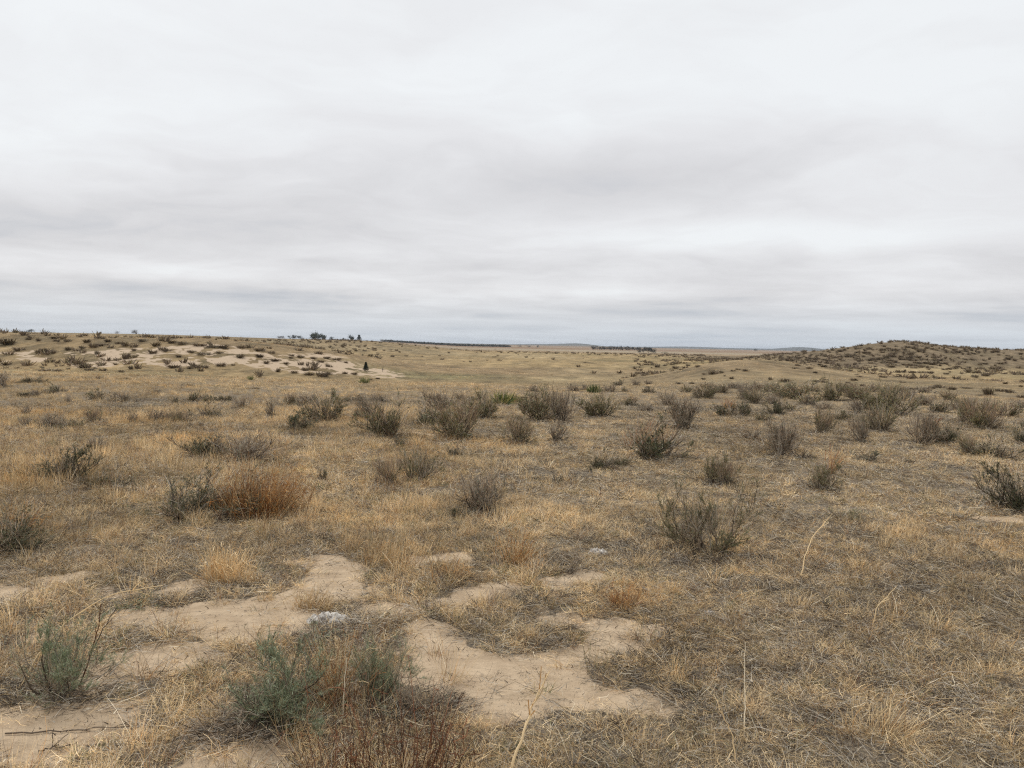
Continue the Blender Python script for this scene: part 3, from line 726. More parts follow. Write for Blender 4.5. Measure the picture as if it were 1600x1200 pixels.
S = [  # px, base y, width, height, style, label
    (100, 752, 80, 55, 'dark', 'dark olive fan-shaped bush on the open grass at the left of the big orange clump'),
    (152, 758, 75, 22, 'dark', 'low blackish brush trailing from the dark fan-shaped bush'),
    (312, 714, 62, 38, 'dark', 'dark bush with thin pale stalks just behind the big orange clump'),
    (378, 722, 85, 42, 'grey', 'hazy grey-brown stalky bush right behind the big orange clump'),
    (150, 708, 32, 22, 'grey', 'small grey bush alone in straw above the dark fan-shaped bush'),
    (85, 668, 55, 22, 'grey', 'pale grey-green low bush at the edge of the tall straw'),
    (118, 668, 35, 14, 'olive', 'flat grey-green bush touching the pale low one'),
    (40, 668, 20, 18, 'grey', 'small faint twiggy bush next to the pale grey-green one'),
    (148, 660, 24, 20, 'rust', 'small upright brown bush above the grey-green low bushes'),
    (42, 648, 15, 16, 'grey', 'tiny upright dead stalk bush standing by itself in the straw'),
    (210, 660, 24, 12, 'grey', 'thin low twiggy bush between two small brown bushes'),
    (241, 660, 22, 20, 'grey', 'small brown bush with fine upright twigs in the straw'),
    (275, 660, 38, 16, 'rust', 'wide wispy brown bush in tall straw'),
    (328, 653, 42, 20, 'dark', 'dark grey bush with ragged top in pale straw'),
    (6, 605, 24, 22, 'grey', 'brown twiggy bush cut by the picture edge below the dune'),
    (43, 598, 32, 9, 'dark', 'wide flat dark bush on the smooth grass below the dune'),
    (67, 598, 12, 8, 'dark', 'small dark bush at the end of the wide flat dark one'),
    (88, 613, 28, 13, 'olive', 'lumpy olive bush below the wide flat dark one'),
    (76, 615, 12, 7, 'dark', 'small dark lump against the lumpy olive bush'),
    (35, 619, 20, 10, 'dark', 'low dark bush below the wide flat dark one'),
    (57, 619, 16, 10, 'grey', 'brown round bush next to the low dark bush'),
    (106, 630, 9, 12, 'grey', 'tiny upright twig bush on the smooth grass'),
    (152, 627, 26, 17, 'olive', 'ragged grey-brown bush, one of a close pair below the dune'),
    (188, 627, 30, 13, 'grey', 'low wide brown bush, the other of the close pair below the dune'),
    (140, 610, 14, 5, 'dark', 'thin dark brush strip above the close pair of bushes'),
    (272, 630, 12, 9, 'dark', 'small dark round bush beside the long row of grey brush'),
    (300, 628, 24, 16, 'olive', 'first bush of the long row of grey brush'),
    (322, 628, 22, 12, 'olive', 'second bush of the long row of grey brush'),
    (337, 627, 18, 13, 'dark', 'third bush of the long row of grey brush'),
    (353, 627, 18, 12, 'dark', 'last bush of the long row of grey brush'),
    (382, 638, 34, 20, 'grey', 'reddish grey bush past the end of the long row'),
    (300, 603, 10, 5, 'dark', 'tiny dark bush on the plain grass between dune foot and brush row'),
    (245, 613, 12, 6, 'grey', 'tiny faded bush on the plain grass above the close pair'),
    (424, 652, 16, 26, 'grey', 'tall thin forked bush with pale stems near a dark low bush'),
    (457, 672, 60, 30, 'dark', 'dark low spreading bush before a wider brown bush'),
    (452, 632, 24, 16, 'rust', 'small russet bush behind the forked pale-stemmed one'),
    (482, 633, 30, 16, 'grey', 'grey-mauve bush behind the wide brown bush'),
    (507, 660, 68, 40, 'olive', 'wide brown-green bush beside a dark low spreading one'),
    (545, 628, 14, 8, 'dark', 'small dark bush on the grass edge behind the brush belt'),
    (562, 628, 20, 10, 'dark', 'low dark bush on the grass edge next to a smaller one'),
    (594, 627, 36, 12, 'grey', 'long low mauve bush on the grass edge behind the brush belt'),
    (558, 654, 16, 16, 'grey', 'small pale-stemmed bush left of a forked grey one'),
    (582, 655, 42, 36, 'grey', 'forked grey bush with pale bare stems showing'),
    (608, 684, 70, 48, 'olive', 'grey-green vase-shaped bush with spreading dark stems'),
    (622, 698, 18, 16, 'dark', 'small blue-green tuft bush below the vase-shaped bush'),
    (664, 664, 50, 34, 'dark', 'blackish bush with a pale centre between two larger ones'),
    (718, 684, 84, 58, 'rust', 'largest dark green bush with brown stalks in the middle of the brush belt'),
    (690, 640, 60, 32, 'grey', 'mauve-brown twiggy bush just behind the largest dark green one'),
    (680, 628, 16, 12, 'dark', 'small green bush poking up behind the brush belt'),
    (755, 655, 46, 36, 'olive', 'grey-green bush with pale dead wood beside the yellow-green yucca'),
    (748, 626, 24, 12, 'dark', 'small dark bush on the far edge of the brush belt'),
    (722, 626, 22, 10, 'rust', 'small brown bush on the far edge of the brush belt'),
    (838, 656, 62, 48, 'olive', 'broad grey bush, paired with a mauve one, before the open valley'),
    (877, 658, 44, 48, 'grey', 'tall mauve-grey bush leaning on the broad grey one'),
    (808, 692, 46, 36, 'rust', 'brown stalky bush in straw before the broad grey one'),
    (870, 690, 30, 30, 'grey', 'pale wispy bush in straw below the tall mauve one'),
    (938, 652, 46, 38, 'olive', 'compact grey-mauve bush standing clear of the others in straw'),
    (895, 612, 22, 12, 'grey', 'small grey bush beside the bright green yucca'),
    (913, 610, 14, 10, 'grey', 'tiny grey bush touching the bright green yucca'),
    (955, 612, 24, 12, 'grey', 'low grey bush on the other side of the bright green yucca'),
    (969, 603, 20, 10, 'dark', 'small dark bush behind the low grey one by the yucca'),
    (992, 603, 16, 9, 'grey', 'small reddish bush on the grass lip before the valley'),
    (1012, 600, 14, 7, 'grey', 'tiny bush on the grass lip before the brown bank'),
    (1014, 614, 22, 9, 'dark', 'flat dark bush in straw behind the rust-topped one'),
    (974, 612, 12, 8, 'olive', 'small blue-grey bush beside the low grey one'),
    (1042, 632, 38, 20, 'grey', 'low mauve bush with a dark heart behind the rust-topped one'),
    (1012, 716, 96, 58, 'dark', 'big round dark bush with a rust-orange grass top'),
    (935, 732, 52, 28, 'dark', 'low blackish broken bush beside the rust-topped one'),
    (968, 728, 45, 16, 'olive', 'low grey twiggy brush between the broken bush and the rust-topped one'),
    (1068, 718, 18, 10, 'olive', 'little grey-green bush at the foot of the rust-topped one'),
    (1066, 668, 72, 50, 'grey', 'wide grey-brown bush with bare branches reaching sideways'),
    (1098, 622, 36, 22, 'olive', 'grey bush with dark base behind the wide bare-branched one'),
    (1130, 614, 40, 16, 'grey', 'low pale grey-green bush behind the pair of dark bushes'),
    (1135, 652, 26, 26, 'dark', 'small very dark bush with a pinkish grass top'),
    (1160, 650, 30, 24, 'dark', 'dark leaning bush beside the pink-topped one'),
    (1166, 624, 34, 22, 'grey', 'grey-mauve bush behind the dark leaning one'),
    (1180, 630, 32, 20, 'olive', 'olive bush overlapping the grey-mauve one'),
    (1172, 686, 40, 32, 'bare', 'nearly leafless bush with open crooked branches in straw'),
    (1115, 754, 40, 44, 'olive', 'upright grey-green bush beside a brown wispy one in the turf'),
    (1136, 756, 48, 34, 'rust', 'brown wispy bush leaning away from the upright grey-green one'),
    (1213, 648, 40, 24, 'dark', 'black spreading bush at the near end of the far brush belt'),
    (1245, 622, 70, 26, 'olive', 'wide dark grey bush above the black spreading one'),
    (1262, 634, 30, 20, 'olive', 'pale-topped bush below the wide dark grey one'),
    (1303, 626, 46, 30, 'olive', 'dome-shaped grey bush with dark base in the far brush belt'),
    (1340, 626, 46, 22, 'rust', 'brownish bush joined to the dome-shaped grey one'),
    (1385, 622, 34, 22, 'olive', 'round grey bush behind the long brown one'),
    (1220, 714, 52, 48, 'bare', 'fan-shaped bare bush on a black stem'),
    (1222, 706, 60, 42, 'grey', 'cloud of fine grey twigs round the fan-shaped black stem'),
    (1250, 716, 36, 30, 'bare', 'thin bare bush with dark stems beside the fan-shaped one'),
    (1282, 678, 40, 42, 'rust', 'brown bush with one round pale green ball in it'),
    (1342, 646, 28, 24, 'grey', 'mauve bush with upright twigs below the brownish one'),
    (1398, 648, 82, 42, 'olive', 'long brown-grey bush with tall pale stalks'),
    (1350, 692, 36, 44, 'grey', 'vase-shaped grey bush in tall straw'),
    (1375, 672, 44, 36, 'olive', 'pale sage-green bush behind the vase-shaped grey one'),
    (1438, 692, 58, 50, 'grey', 'dense grey bush with orange grass on its top'),
    (1470, 690, 44, 34, 'dark', 'dark leaning bush against the orange-topped grey one'),
    (1505, 660, 56, 36, 'olive', 'pale olive bush behind the dark leaning one'),
    (1535, 668, 72, 42, 'rust', 'brown broad bush in the far brush belt'),
    (1450, 634, 34, 18, 'grey', 'small mauve bush on the far edge of the far brush belt'),
    (1420, 626, 28, 16, 'grey', 'small grey bush next to the mauve one on the far edge'),
    (1510, 712, 32, 30, 'rust', 'brown upright stalk bush beside a low spiky dark one'),
    (1552, 715, 62, 30, 'dark', 'low spiky dark bush in short straw'),
    (1598, 695, 34, 34, 'dark', 'dark bush cut by the picture edge above the spiky one'),
    (1285, 766, 46, 42, 'olive', 'blue-grey rounded bush with a leaning orange grass stem'),
    (1362, 722, 42, 14, 'dark', 'flat dark scrap of brush in the turf'),
    (1412, 724, 16, 10, 'dark', 'tiny dark scrap of brush in the turf past the flat one'),
    (1588, 795, 82, 66, 'dark', 'tall dark-branched bush cut by the picture edge above the turf'),
    (750, 798, 72, 44, 'bare', 'black crooked stems of a half-dead bush in the middle turf'),
    (754, 796, 78, 60, 'grey', 'grey-green twiggy crown round the black crooked stems'),
    (712, 806, 44, 20, 'dark', 'low dark brush at the foot of the black crooked stems'),
    (650, 752, 42, 46, 'olive', 'grey upright bush with dark stems behind the half-dead bush'),
    (612, 755, 56, 40, 'rust', 'brown wispy bush beside the grey upright one'),
    (715, 712, 40, 18, 'dark', 'low dark two-lobed bush in the straw'),
    (505, 752, 14, 24, 'dark', 'thin dark upright sprig alone in the turf'),
    (1120, 684, 12, 8, 'dark', 'tiny green scrap beside the nearly leafless bush'),
    (875, 755, 16, 8, 'dark', 'dark low scrap in the turf below the broken bush'),
    (967, 752, 14, 8, 'dark', 'dark low scrap in the turf under the rust-topped bush'),
    (1320, 815, 60, 18, 'olive', 'low dark grassy tussock in the open turf'),
    (1475, 860, 20, 12, 'bare', 'small dark twig sprig in the turf near the edge of the picture'),
]
for i, (px, py, w, h, st, lb) in enumerate(S):
    o = instance(proto(st, (i * 7 + int(px)) % 5, 0 if w > 30 else 1))
    place(o, px, py, w * 1.1, h * 1.18)
    o.rotation_euler = (random.uniform(-.2, .2), random.uniform(-.12, .24), o.rotation_euler[2])
    o.scale = (o.scale[0] * random.uniform(.85, 1.2), o.scale[1] * random.uniform(.7, 1.15), o.scale[2] * random.uniform(.9, 1.1))
    tag(o, lb, 'shrub' if st != 'bare' else 'dead shrub', 'shrubs scattered over the prairie')


ORD_ = ['first', 'second', 'third', 'fourth', 'fifth', 'sixth', 'seventh', 'eighth', 'ninth', 'tenth', 'eleventh', 'twelfth', 'thirteenth', 'fourteenth', 'fifteenth',
       'sixteenth', 'seventeenth', 'eighteenth', 'nineteenth', 'twentieth'] + ['twenty-' + q for q in ('first', 'second', 'third', 'fourth', 'fifth', 'sixth', 'seventh', 'eighth', 'ninth')] + ['thirtieth', 'thirty-first', 'thirty-second', 'thirty-third', 'thirty-fourth', 'thirty-fifth', 'thirty-sixth']
BELT = [(835, 612, 20, 10), (860, 628, 22, 14), (985, 634, 26, 14), (1010, 644, 22, 12), (1075, 614, 24, 11), (1104, 608, 22, 10), (1145, 607, 26, 10), (1195, 612, 30, 14), (1206, 632, 26, 14), (1236, 642, 24, 13),
        (1270, 612, 24, 10), (1290, 640, 26, 12), (1325, 612, 26, 12), (1362, 612, 24, 12), (1364, 640, 30, 20), (1405, 614, 22, 12), (1442, 614, 26, 12), (1466, 646, 34, 20), (1481, 626, 26, 14), (1502, 640, 28, 16), (1540, 642, 30, 16), (1572, 650, 34, 20), (1592, 636, 22, 12), (1191, 658, 22, 14), (1312, 656, 26, 14)]
for i, (px, py, w, h) in enumerate(sorted(BELT)):
    o = instance(proto(('grey', 'olive', 'rust')[i % 3], (i * 3) % 5, 1)); place(o, px, py, w * 1.15, h * 1.15)
    tag(o, f'faint hazy bush in the gaps of the brush belt, {ORD_[i]} from the left', 'shrub', 'faint bushes in the brush belt')


# --- clumps of orange bunchgrass
def bunch(name, seed, n, spread, l0, l1, cols, w, label, px, py, wpx, hpx, ww=.003, cat_='bunchgrass', wind=.03, lo=52, under=True):
    g_ = np.random.RandomState(seed); x, y, t = ground_at(px, py); s = t / F
    W_, H_ = wpx * s, hpx * s
    nc = 9; cr_ = spread * np.sqrt(g_.rand(nc)) * .8; ca = g_.uniform(0, 6.283, nc); ci = g_.randint(0, nc, n)
    bx_ = cr_[ci] * np.cos(ca[ci]) + g_.randn(n) * spread * .22; by_ = cr_[ci] * np.sin(ca[ci]) + g_.randn(n) * spread * .22
    az = np.arctan2(by_, bx_); hs = g_.uniform(.55, 1.1, nc)[ci]
    base = np.stack([bx_ * W_, by_ * W_ * .7, np.full(n, -.02)], -1)
    d = cone_dirs(g_, n, lo, 89, az + g_.randn(n) * .8)
    P = grow(g_, base, d, g_.uniform(l0, l1, n) * H_ * hs, 6, .035, .10, wind)
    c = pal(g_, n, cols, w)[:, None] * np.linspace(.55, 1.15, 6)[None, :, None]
    q = [sweep(g_, P, np.linspace(1, .4, 6)[None] * g_.uniform(.6, 1.2, n)[:, None] * ww / 2, 2, c)]
    root = empty(name, (x, y, hz(x, y)))
    obj_from('blades', *merge(q), M_STALK, root)
    if under:
        nf = n // 2; sel = g_.choice(n, nf); k_ = g_.randint(3, 6, nf)
        fp = grow(g_, P[sel, k_], g_.randn(nf, 3) + np.array([.2, 0, .4]), g_.uniform(.03, .08, nf), 4, .15, .5)
        obj_from('seed_heads', *sweep(g_, fp, np.full((nf, 4), ww * .45), 2, pal(g_, nf, [cols[0] * .9, cols[1]], [3, 3])), M_STALK, root)
    return tag(root, label, cat_)


OR2 = np.array([.34, .155, .05])
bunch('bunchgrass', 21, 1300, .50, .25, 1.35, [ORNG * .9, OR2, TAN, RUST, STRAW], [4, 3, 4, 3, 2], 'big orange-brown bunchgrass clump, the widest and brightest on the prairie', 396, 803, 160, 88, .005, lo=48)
near(385, 800, 120, 62, 'sagebrush', 913, 'dark', 'grey-green sagebrush half hidden inside the big orange clump', 'sagebrush', 1.0, 1.1)
bunch('bunchgrass', 22, 230, .45, .4, 1.3, [ORNG, OR2, STRAW, OLIVE], [4, 3, 3, 2], 'small upright orange bunchgrass tuft between the half-dead bush and the white lump', 798, 880, 70, 62, .0035)
bunch('bunchgrass', 23, 260, .40, .5, 1.2, [ORNG, TAN, RUST], [4, 3, 2], 'sparse tall orange grass behind the dark bush cut by the picture edge', 20, 838, 90, 72, .004)
bunch('bunchgrass', 24, 420, .40, .4, 1.1, [TAN, STRAW, ORNG], [4, 4, 2], 'straw-yellow bunchgrass clump left of the sandy ledge with pale stems', 360, 912, 90, 62, .0035)
bunch('bunchgrass', 25, 300, .40, .4, 1.1, [ORNG, RUST, TAN], [4, 2, 3], 'dark orange-brown tussock at the top of the widest bare sand', 980, 950, 60, 40, .003)
bunch('bunchgrass', 26, 260, .45, .5, 1.15, [RUST * 1.4, MAUVE, TAN * .8], [3, 4, 4], 'pinkish rust grass standing up from the big round dark bush', 1012, 700, 84, 52, .009, under=False)
bunch('bunchgrass', 27, 120, .45, .5, 1.15, [RUST * 1.8, ORNG, TAN], [4, 3, 3], 'pinkish grass rising from the small very dark bush', 1138, 640, 24, 22, .012, under=False)
bunch('bunchgrass', 28, 60, .2, .7, 1.1, [ORNG * 1.3, RUST * 1.8, STRAW], [4, 3, 2], 'single leaning orange grass stem beside the blue-grey rounded bush', 1298, 745, 20, 48, .008, wind=.08, lo=74, under=False)
bunch('bunchgrass', 29, 160, .4, .5, 1.1, [RUST * 1.6, ORNG], [3, 3], 'orange grass standing on top of the dense grey bush', 1455, 670, 28, 22, .012, under=False)
bunch('bunchgrass', 30, 190, .36, .5, 1.1, [STRAW, TAN, ORNG * .9], [4, 3, 2], 'arching straw and orange tussock over a dark hollow in the near turf', 1365, 1150, 130, 90, .0032, lo=25, wind=.05, under=False)
bunch('red_stemmed_weed', 31, 260, .46, .5, 1.25, [RUST, RUST * .5, DARK * .6, RUST * 1.5], [5, 4, 3, 2], 'stand of thin red-brown upright stems rising from the sand at the bottom edge', 610, 1235, 270, 165, .0034, 'weed', wind=0, lo=66)
bunch('bunchgrass', 32, 200, .45, .5, 1.1, [OR2, TAN, RUST, STRAW], [4, 4, 2, 2], 'brown wiry grass between the sprawling and the upright sagebrush', 545, 1105, 60, 150, .0026)
bunch('bunchgrass', 33, 260, .45, .4, 1.1, [TAN, STRAW, ORNG], [4, 3, 2], 'brown grass clump on the sand just above the white crusty lump', 490, 958, 80, 45, .003)
bunch('bunchgrass', 34, 320, .48, .4, 1.1, [TAN, ORNG * .8, STRAW, OLIVE], [4, 2, 3, 1], 'dense golden-brown grass stand above the top sand patches', 600, 885, 150, 50, .003, lo=60)
bunch('bunchgrass', 35, 260, .45, .4, 1.1, [TAN, ORNG, RUST, STRAW], [4, 2, 2, 2], 'golden-brown grass stand overhanging the small sand patch', 690, 905, 110, 45, .003, lo=60)
bunch('weed', 36, 30, .3, .6, 1.1, [OLIVE, TAN, DARK], [4, 4, 2], 'small olive weed with knobby tips standing on the widest bare sand', 930, 1050, 60, 72, .003, 'weed', lo=62)
bunch('weed', 37, 26, .3, .6, 1.1, [OLIVE, TAN, RUST], [4, 4, 2], 'second small olive weed on the sand towards the turf', 1003, 1002, 50, 50, .003, 'weed', lo=55)

# --- yuccas
def yucca(label, px, py, wpx, hpx, seed, cols, n=170):
    g_ = np.random.RandomState(seed); x, y, t = ground_at(px, py); s = t / F
    P = grow(g_, g_.randn(n, 3) * np.array([.18 * wpx * s, .15 * wpx * s, 0]), cone_dirs(g_, n, 15, 88), g_.uniform(.6, 1.1, n) * hpx * s, 4, .03, .05)
    wd = np.array([.8, 1, .7, .1])[None] * np.full((n, 1), .06 * hpx * s) / 2
    o = obj_from('yucca', *sweep(g_, P, wd, 2, pal(g_, n, cols, [1] * len(cols))), M_LEAF)
    o.location = (x, y, hz(x, y)); return tag(o, label, 'yucca')


YG = np.array([.22, .23, .085]); GG = np.array([.10, .125, .055]); YY = np.array([.33, .29, .10])
yucca('yellow-green yucca in the brush belt beside grey bushes', 785, 632, 30, 24, 61, [YG, YY, GG])
yucca('yellowed small yucca beside the yellow-green one', 803, 630, 22, 16, 62, [YY, YG, TAN])
yucca('small bright green yucca at the valley edge of the brush belt', 927, 614, 22, 15, 63, [GG, YG, GG])
yucca('yellow-green yucca at the sandy tip of the dune', 569, 599, 17, 12, 64, [YG, GG, OLIVE], 120)
yucca('dark green yucca on the plain grass below the dune foot', 392, 594, 11, 9, 65, [GG, OLV, YG], 90)

# ------------------------------------------------------------------ small far shrubs: single meshes, a few pixels each
def lump(seed, cols, w):
    g_ = np.random.RandomState(seed); n = 170
    c = g_.randn(5, 3) * np.array([.22, .18, .06]); c[:, 2] = np.abs(c[:, 2])
    b = c[g_.randint(0, 5, n)] * .8 + g_.randn(n, 3) * .09; b[:, 2] = np.abs(b[:, 2])
    d = norm(b * np.array([1, 1, .6])) + np.array([0, 0, 1.0]) + g_.randn(n, 3) * .4
    P = grow(g_, b, d, g_.uniform(.35, .95, n), 4, -.12, .10)
    P[..., 2] = np.maximum(P[..., 2], 0); P[..., 2] *= .9
    return sweep(g_, P, np.linspace(1, .35, 4)[None] * g_.uniform(.02, .045, n)[:, None], 2, pal(g_, n, cols, w, .2))


LUMPS = [lump(300 + i, [np.array([.20, .165, .095]), WOODD * 1.8, MAUVE * .7, WOODG * .75], w) for i, w in enumerate(([4, 3, 2, 2], [2, 3, 5, 1], [3, 3, 2, 4], [3, 5, 2, 1], [2, 2, 5, 3]))]
LPROTO = []


def far_shrub(px, py, w, h):
    i = random.randrange(5)
    if len(LPROTO) < 5:
        o = obj_from('shrub', *LUMPS[len(LPROTO)], M_LEAF); LPROTO.append(o)
    else:
        o = LPROTO[i].copy(); COL.objects.link(o)
    return place(o, px, py, w, h)


ORD = ORD_
ZONES = [
    ('dark shrub along the crest of the sandy dune', 'shrubs on the sandy dune', [(12, 538, 34, 12), (30, 548, 20, 10), (44, 531, 16, 7), (62, 533, 12, 6), (108, 534, 26, 6), (134, 535, 20, 7), (160, 540, 20, 6), (186, 537, 12, 5),
        (200, 540, 26, 8), (226, 534, 16, 6), (243, 541, 18, 10), (268, 536, 16, 5), (290, 538, 22, 6), (312, 540, 26, 6), (330, 543, 24, 6), (352, 543, 26, 6), (378, 544, 22, 6), (404, 548, 26, 6), (170, 534, 14, 5), (85, 529, 20, 5)]),
    ('dark shrub on the bare face of the sandy dune', 'shrubs on the sandy dune', [(58, 552, 14, 9), (75, 550, 26, 10), (84, 552, 14, 7), (105, 547, 20, 7), (130, 545, 18, 7), (146, 543, 20, 9), (152, 554, 12, 9), (194, 561, 16, 13),
        (210, 548, 14, 6), (240, 552, 18, 7), (262, 549, 26, 9), (281, 558, 10, 6), (300, 550, 14, 5), (322, 555, 30, 7), (344, 552, 18, 5), (371, 559, 26, 10), (408, 558, 14, 9), (413, 568, 18, 7), (430, 564, 18, 6), (446, 569, 12, 5), (455, 560, 10, 5), (470, 570, 9, 8), (480, 572, 7, 8), (493, 573, 13, 8), (504, 566, 12, 5), (512, 573, 10, 6)]),
    ('low rusty shrub on the far rim of the bare sand slope', 'shrubs on the sandy dune', [(470, 559, 14, 6), (424, 552, 16, 6), (492, 561, 14, 7), (455, 556, 10, 5), (508, 560, 13, 5), (525, 562, 20, 4), (540, 567, 10, 4)]),
    ('grey shrub at the foot of the sandy dune', 'shrubs on the sandy dune', [(78, 580, 24, 7), (125, 575, 22, 11), (140, 579, 20, 6), (160, 580, 20, 9), (192, 582, 16, 7), (207, 577, 16, 7), (272, 574, 22, 6), (314, 575, 22, 7), (296, 576, 12, 5), (345, 572, 18, 7),
        (365, 571, 12, 5), (142, 593, 44, 7), (198, 593, 14, 6), (432, 581, 16, 7), (460, 583, 14, 6), (485, 586, 18, 7), (500, 588, 26, 12), (478, 579, 20, 7), (540, 584, 14, 6), (553, 585, 12, 5), (580, 594, 9, 4), (590, 592, 9, 4), (372, 604, 14, 4), (397, 608, 16, 5), (448, 612, 12, 6)]),
    ('small shrub on the brown bank', 'shrubs on the brown bank', [(1027, 574, 8, 5), (1038, 572, 9, 4), (1056, 576, 9, 7), (1064, 578, 12, 4), (1076, 572, 10, 5), (1090, 574, 8, 7), (1101, 585, 7, 4), (1112, 585, 18, 11), (1129, 583, 12, 5),
        (1132, 588, 7, 5), (1146, 580, 14, 4), (1101, 593, 9, 5), (1082, 600, 12, 5), (1142, 592, 8, 5), (1153, 578, 9, 4), (1167, 580, 12, 5), (1206, 594, 14, 7), (1225, 597, 16, 9), (1060, 600, 10, 5)]),
    ('dark shrub on the flat grass below the round hill', 'shrubs on the flat below the round hill', [(1274, 583, 10, 5), (1280, 597, 18, 5), (1298, 600, 8, 4), (1288, 594, 7, 4), (1335, 595, 13, 6), (1346, 603, 9, 5), (1325, 599, 8, 4), (1337, 586, 7, 3), (1344, 589, 12, 4),
        (1375, 585, 9, 4), (1380, 590, 18, 6), (1402, 589, 12, 4), (1411, 598, 11, 4), (1388, 608, 12, 5), (1421, 592, 16, 8), (1425, 609, 26, 6), (1452, 583, 14, 5), (1476, 585, 12, 4), (1460, 608, 14, 6), (1470, 606, 18, 9), (1486, 609, 16, 8),
        (1510, 582, 22, 8), (1522, 590, 16, 7), (1538, 588, 16, 9), (1512, 607, 22, 4), (1546, 617, 20, 16), (1563, 612, 20, 9), (1580, 614, 18, 8), (1595, 622, 18, 7), (1570, 600, 9, 6), (1596, 605, 12, 6), (1532, 619, 14, 6)]),
]
for (lb, grp, pts) in ZONES:
    pts = sorted(pts)
    for i, (px, py, w, h) in enumerate(pts):
        o = far_shrub(px, py, w * .8 * random.uniform(.6, 1.1), h * random.uniform(.75, 1.1))
        tag(o, f'{lb}, {ORD[i]} from the left', 'shrub', grp)
# shrubs on the round hill: rows up its side, seen as small dark dots
HILLS = [('top third', 537, 551, 34, 1300, 1560), ('middle third', 549, 563, 34, 1240, 1600), ('bottom third', 561, 577, 44, 1235, 1600)]
for (nm, ya, yb, n, xa, xb) in HILLS:
    for i in range(n):
        px = xa + (xb - xa) * (i + random.uniform(.1, .9)) / n
        ysil = float(np.interp(px, [1200, 1240, 1280, 1320, 1350, 1400, 1430, 1470, 1530, 1600], [557, 553, 549, 543.5, 538.5, 534.8, 537, 543, 547, 550]))
        f_ = random.random(); top = max(ya, ysil + 1.2)
        py = top + (max(yb, top + 3) - top) * f_
        w = random.uniform(6, 13) * (.8 + .4 * (ya > 555)); h = random.uniform(3, 5.5)
        o = far_shrub(px, py, w * random.uniform(.4, .85), h * random.uniform(.7, 1.2))
        tag(o, f'small dark shrub dotted over the {nm} of the round hill' , 'shrub', f'shrubs on the {nm} of the round hill')

# every smaller or farther shrub: nobody could count them
rb = np.random.RandomState(77)
parts = []; cand = []
for _ in range(13000):
    mode = rb.rand()
    if mode < .40: x, y = rb.uniform(-75, 60), rb.uniform(125, 330)
    elif mode < .76: x, y = rb.uniform(40, 150), rb.uniform(120, 200)
    elif mode < .90: x, y = rb.uniform(-60, -16), rb.uniform(60, 100)
    elif mode < .96: x, y = rb.uniform(5, 55), rb.uniform(60, 125)
    else: x, y = rb.uniform(-400, 300), rb.uniform(330, 900)
    cand.append((x, y))
cand = np.array(cand)
u_ = cand[:, 0] / cand[:, 1]
dn = ss(-.15, .4, fbm(cand[:, 0], cand[:, 1], 22, 3, 201))
val = (cand[:, 1] < 215) & (cand[:, 1] > 62) & (u_ > -.13) & (u_ < .16)              # the open valley floor stays nearly bare
keep = rb.rand(len(cand)) < np.where(val, .03, (.12 + .5 * dn) * np.where((cand[:, 0] > 52) & (cand[:, 1] > 120) & (cand[:, 1] < 200), 1.6, .75))
cand = cand[keep]; zz, _ = H(cand[:, 0], cand[:, 1])
for (x, y), z in zip(cand, zz):
    V_, F_, C_ = LUMPS[rb.randint(5)]
    s = rb.uniform(.3, .95) * (1 + .5 * (y > 330)); a_ = rb.uniform(0, 6.28)
    sub = slice(0, None)
    R_ = np.array([[math.cos(a_), -math.sin(a_), 0], [math.sin(a_), math.cos(a_), 0], [0, 0, rb.uniform(.6, .9)]])
    nb = rb.choice(170, 34, replace=False)                                            # a thinned copy, with broader stems
    vi = (nb[:, None] * 8 + np.arange(8)).ravel(); fi = np.arange(34)[:, None, None] * 8 + np.array([[0, 1, 3, 2], [2, 3, 5, 4], [4, 5, 7, 6]])[None]
    v8 = V_[vi].reshape(34, 4, 2, 3); mid = v8.mean(2, keepdims=True); v8 = mid + (v8 - mid) * 2.0
    parts.append((v8.reshape(-1, 3) @ R_.T * s + np.array([x, y, z - .03]), fi.reshape(-1, 4), C_[vi] * rb.uniform(.8, 1.2)))
V_, F_, C_ = merge(parts)
o = obj_from('distant_shrubbery', V_, F_, C_, M_LEAF); o['kind'] = 'stuff'; o['label'] = 'countless dark dots of brush over the far slopes'


lp = cat([litter_points(int(n * DENS), a_, b_, l) for (n, a_, b_, l) in ((15500, 1.3, 8, 0), (17000, 8, 22, 1))])
# dead leaves and dark twigs gathered round the feet of the shrubs
q_ = np.array(FEET); q_ = q_[(q_[:, 1] < 34) & (q_[:, 2] > .12)]
cnt = np.clip((q_[:, 2] * 22).astype(int), 3, 26); ii = np.repeat(np.arange(len(q_)), cnt); n_ = len(ii)
aa = rg.uniform(0, 6.283, n_); rr_ = q_[ii, 2] * .45 * np.sqrt(rg.rand(n_))
fx, fy = q_[ii, 0] + rr_ * np.cos(aa), q_[ii, 1] + rr_ * np.sin(aa); fz, _ = H(fx, fy)
ls = rg.uniform(.7, 1.4, n_)
lp2 = [np.c_[fx, fy, fz], np.stack([rg.randn(n_) * .1, rg.randn(n_) * .1, rg.uniform(0, 6.283, n_)], -1), np.stack([ls, ls, ls * .9], -1),
       np.where(rg.rand(n_) < .7, rg.choice([3, 4], n_), rg.choice([0, 1, 2], n_)) + 8 * (fy > 8), np.full((n_, 3), .8)]
lp = cat([lp, lp2])
scatter('plant_litter', 'dead grey straw and dark twig litter lying between the grass tufts', M_LITTER, LK, *lp)



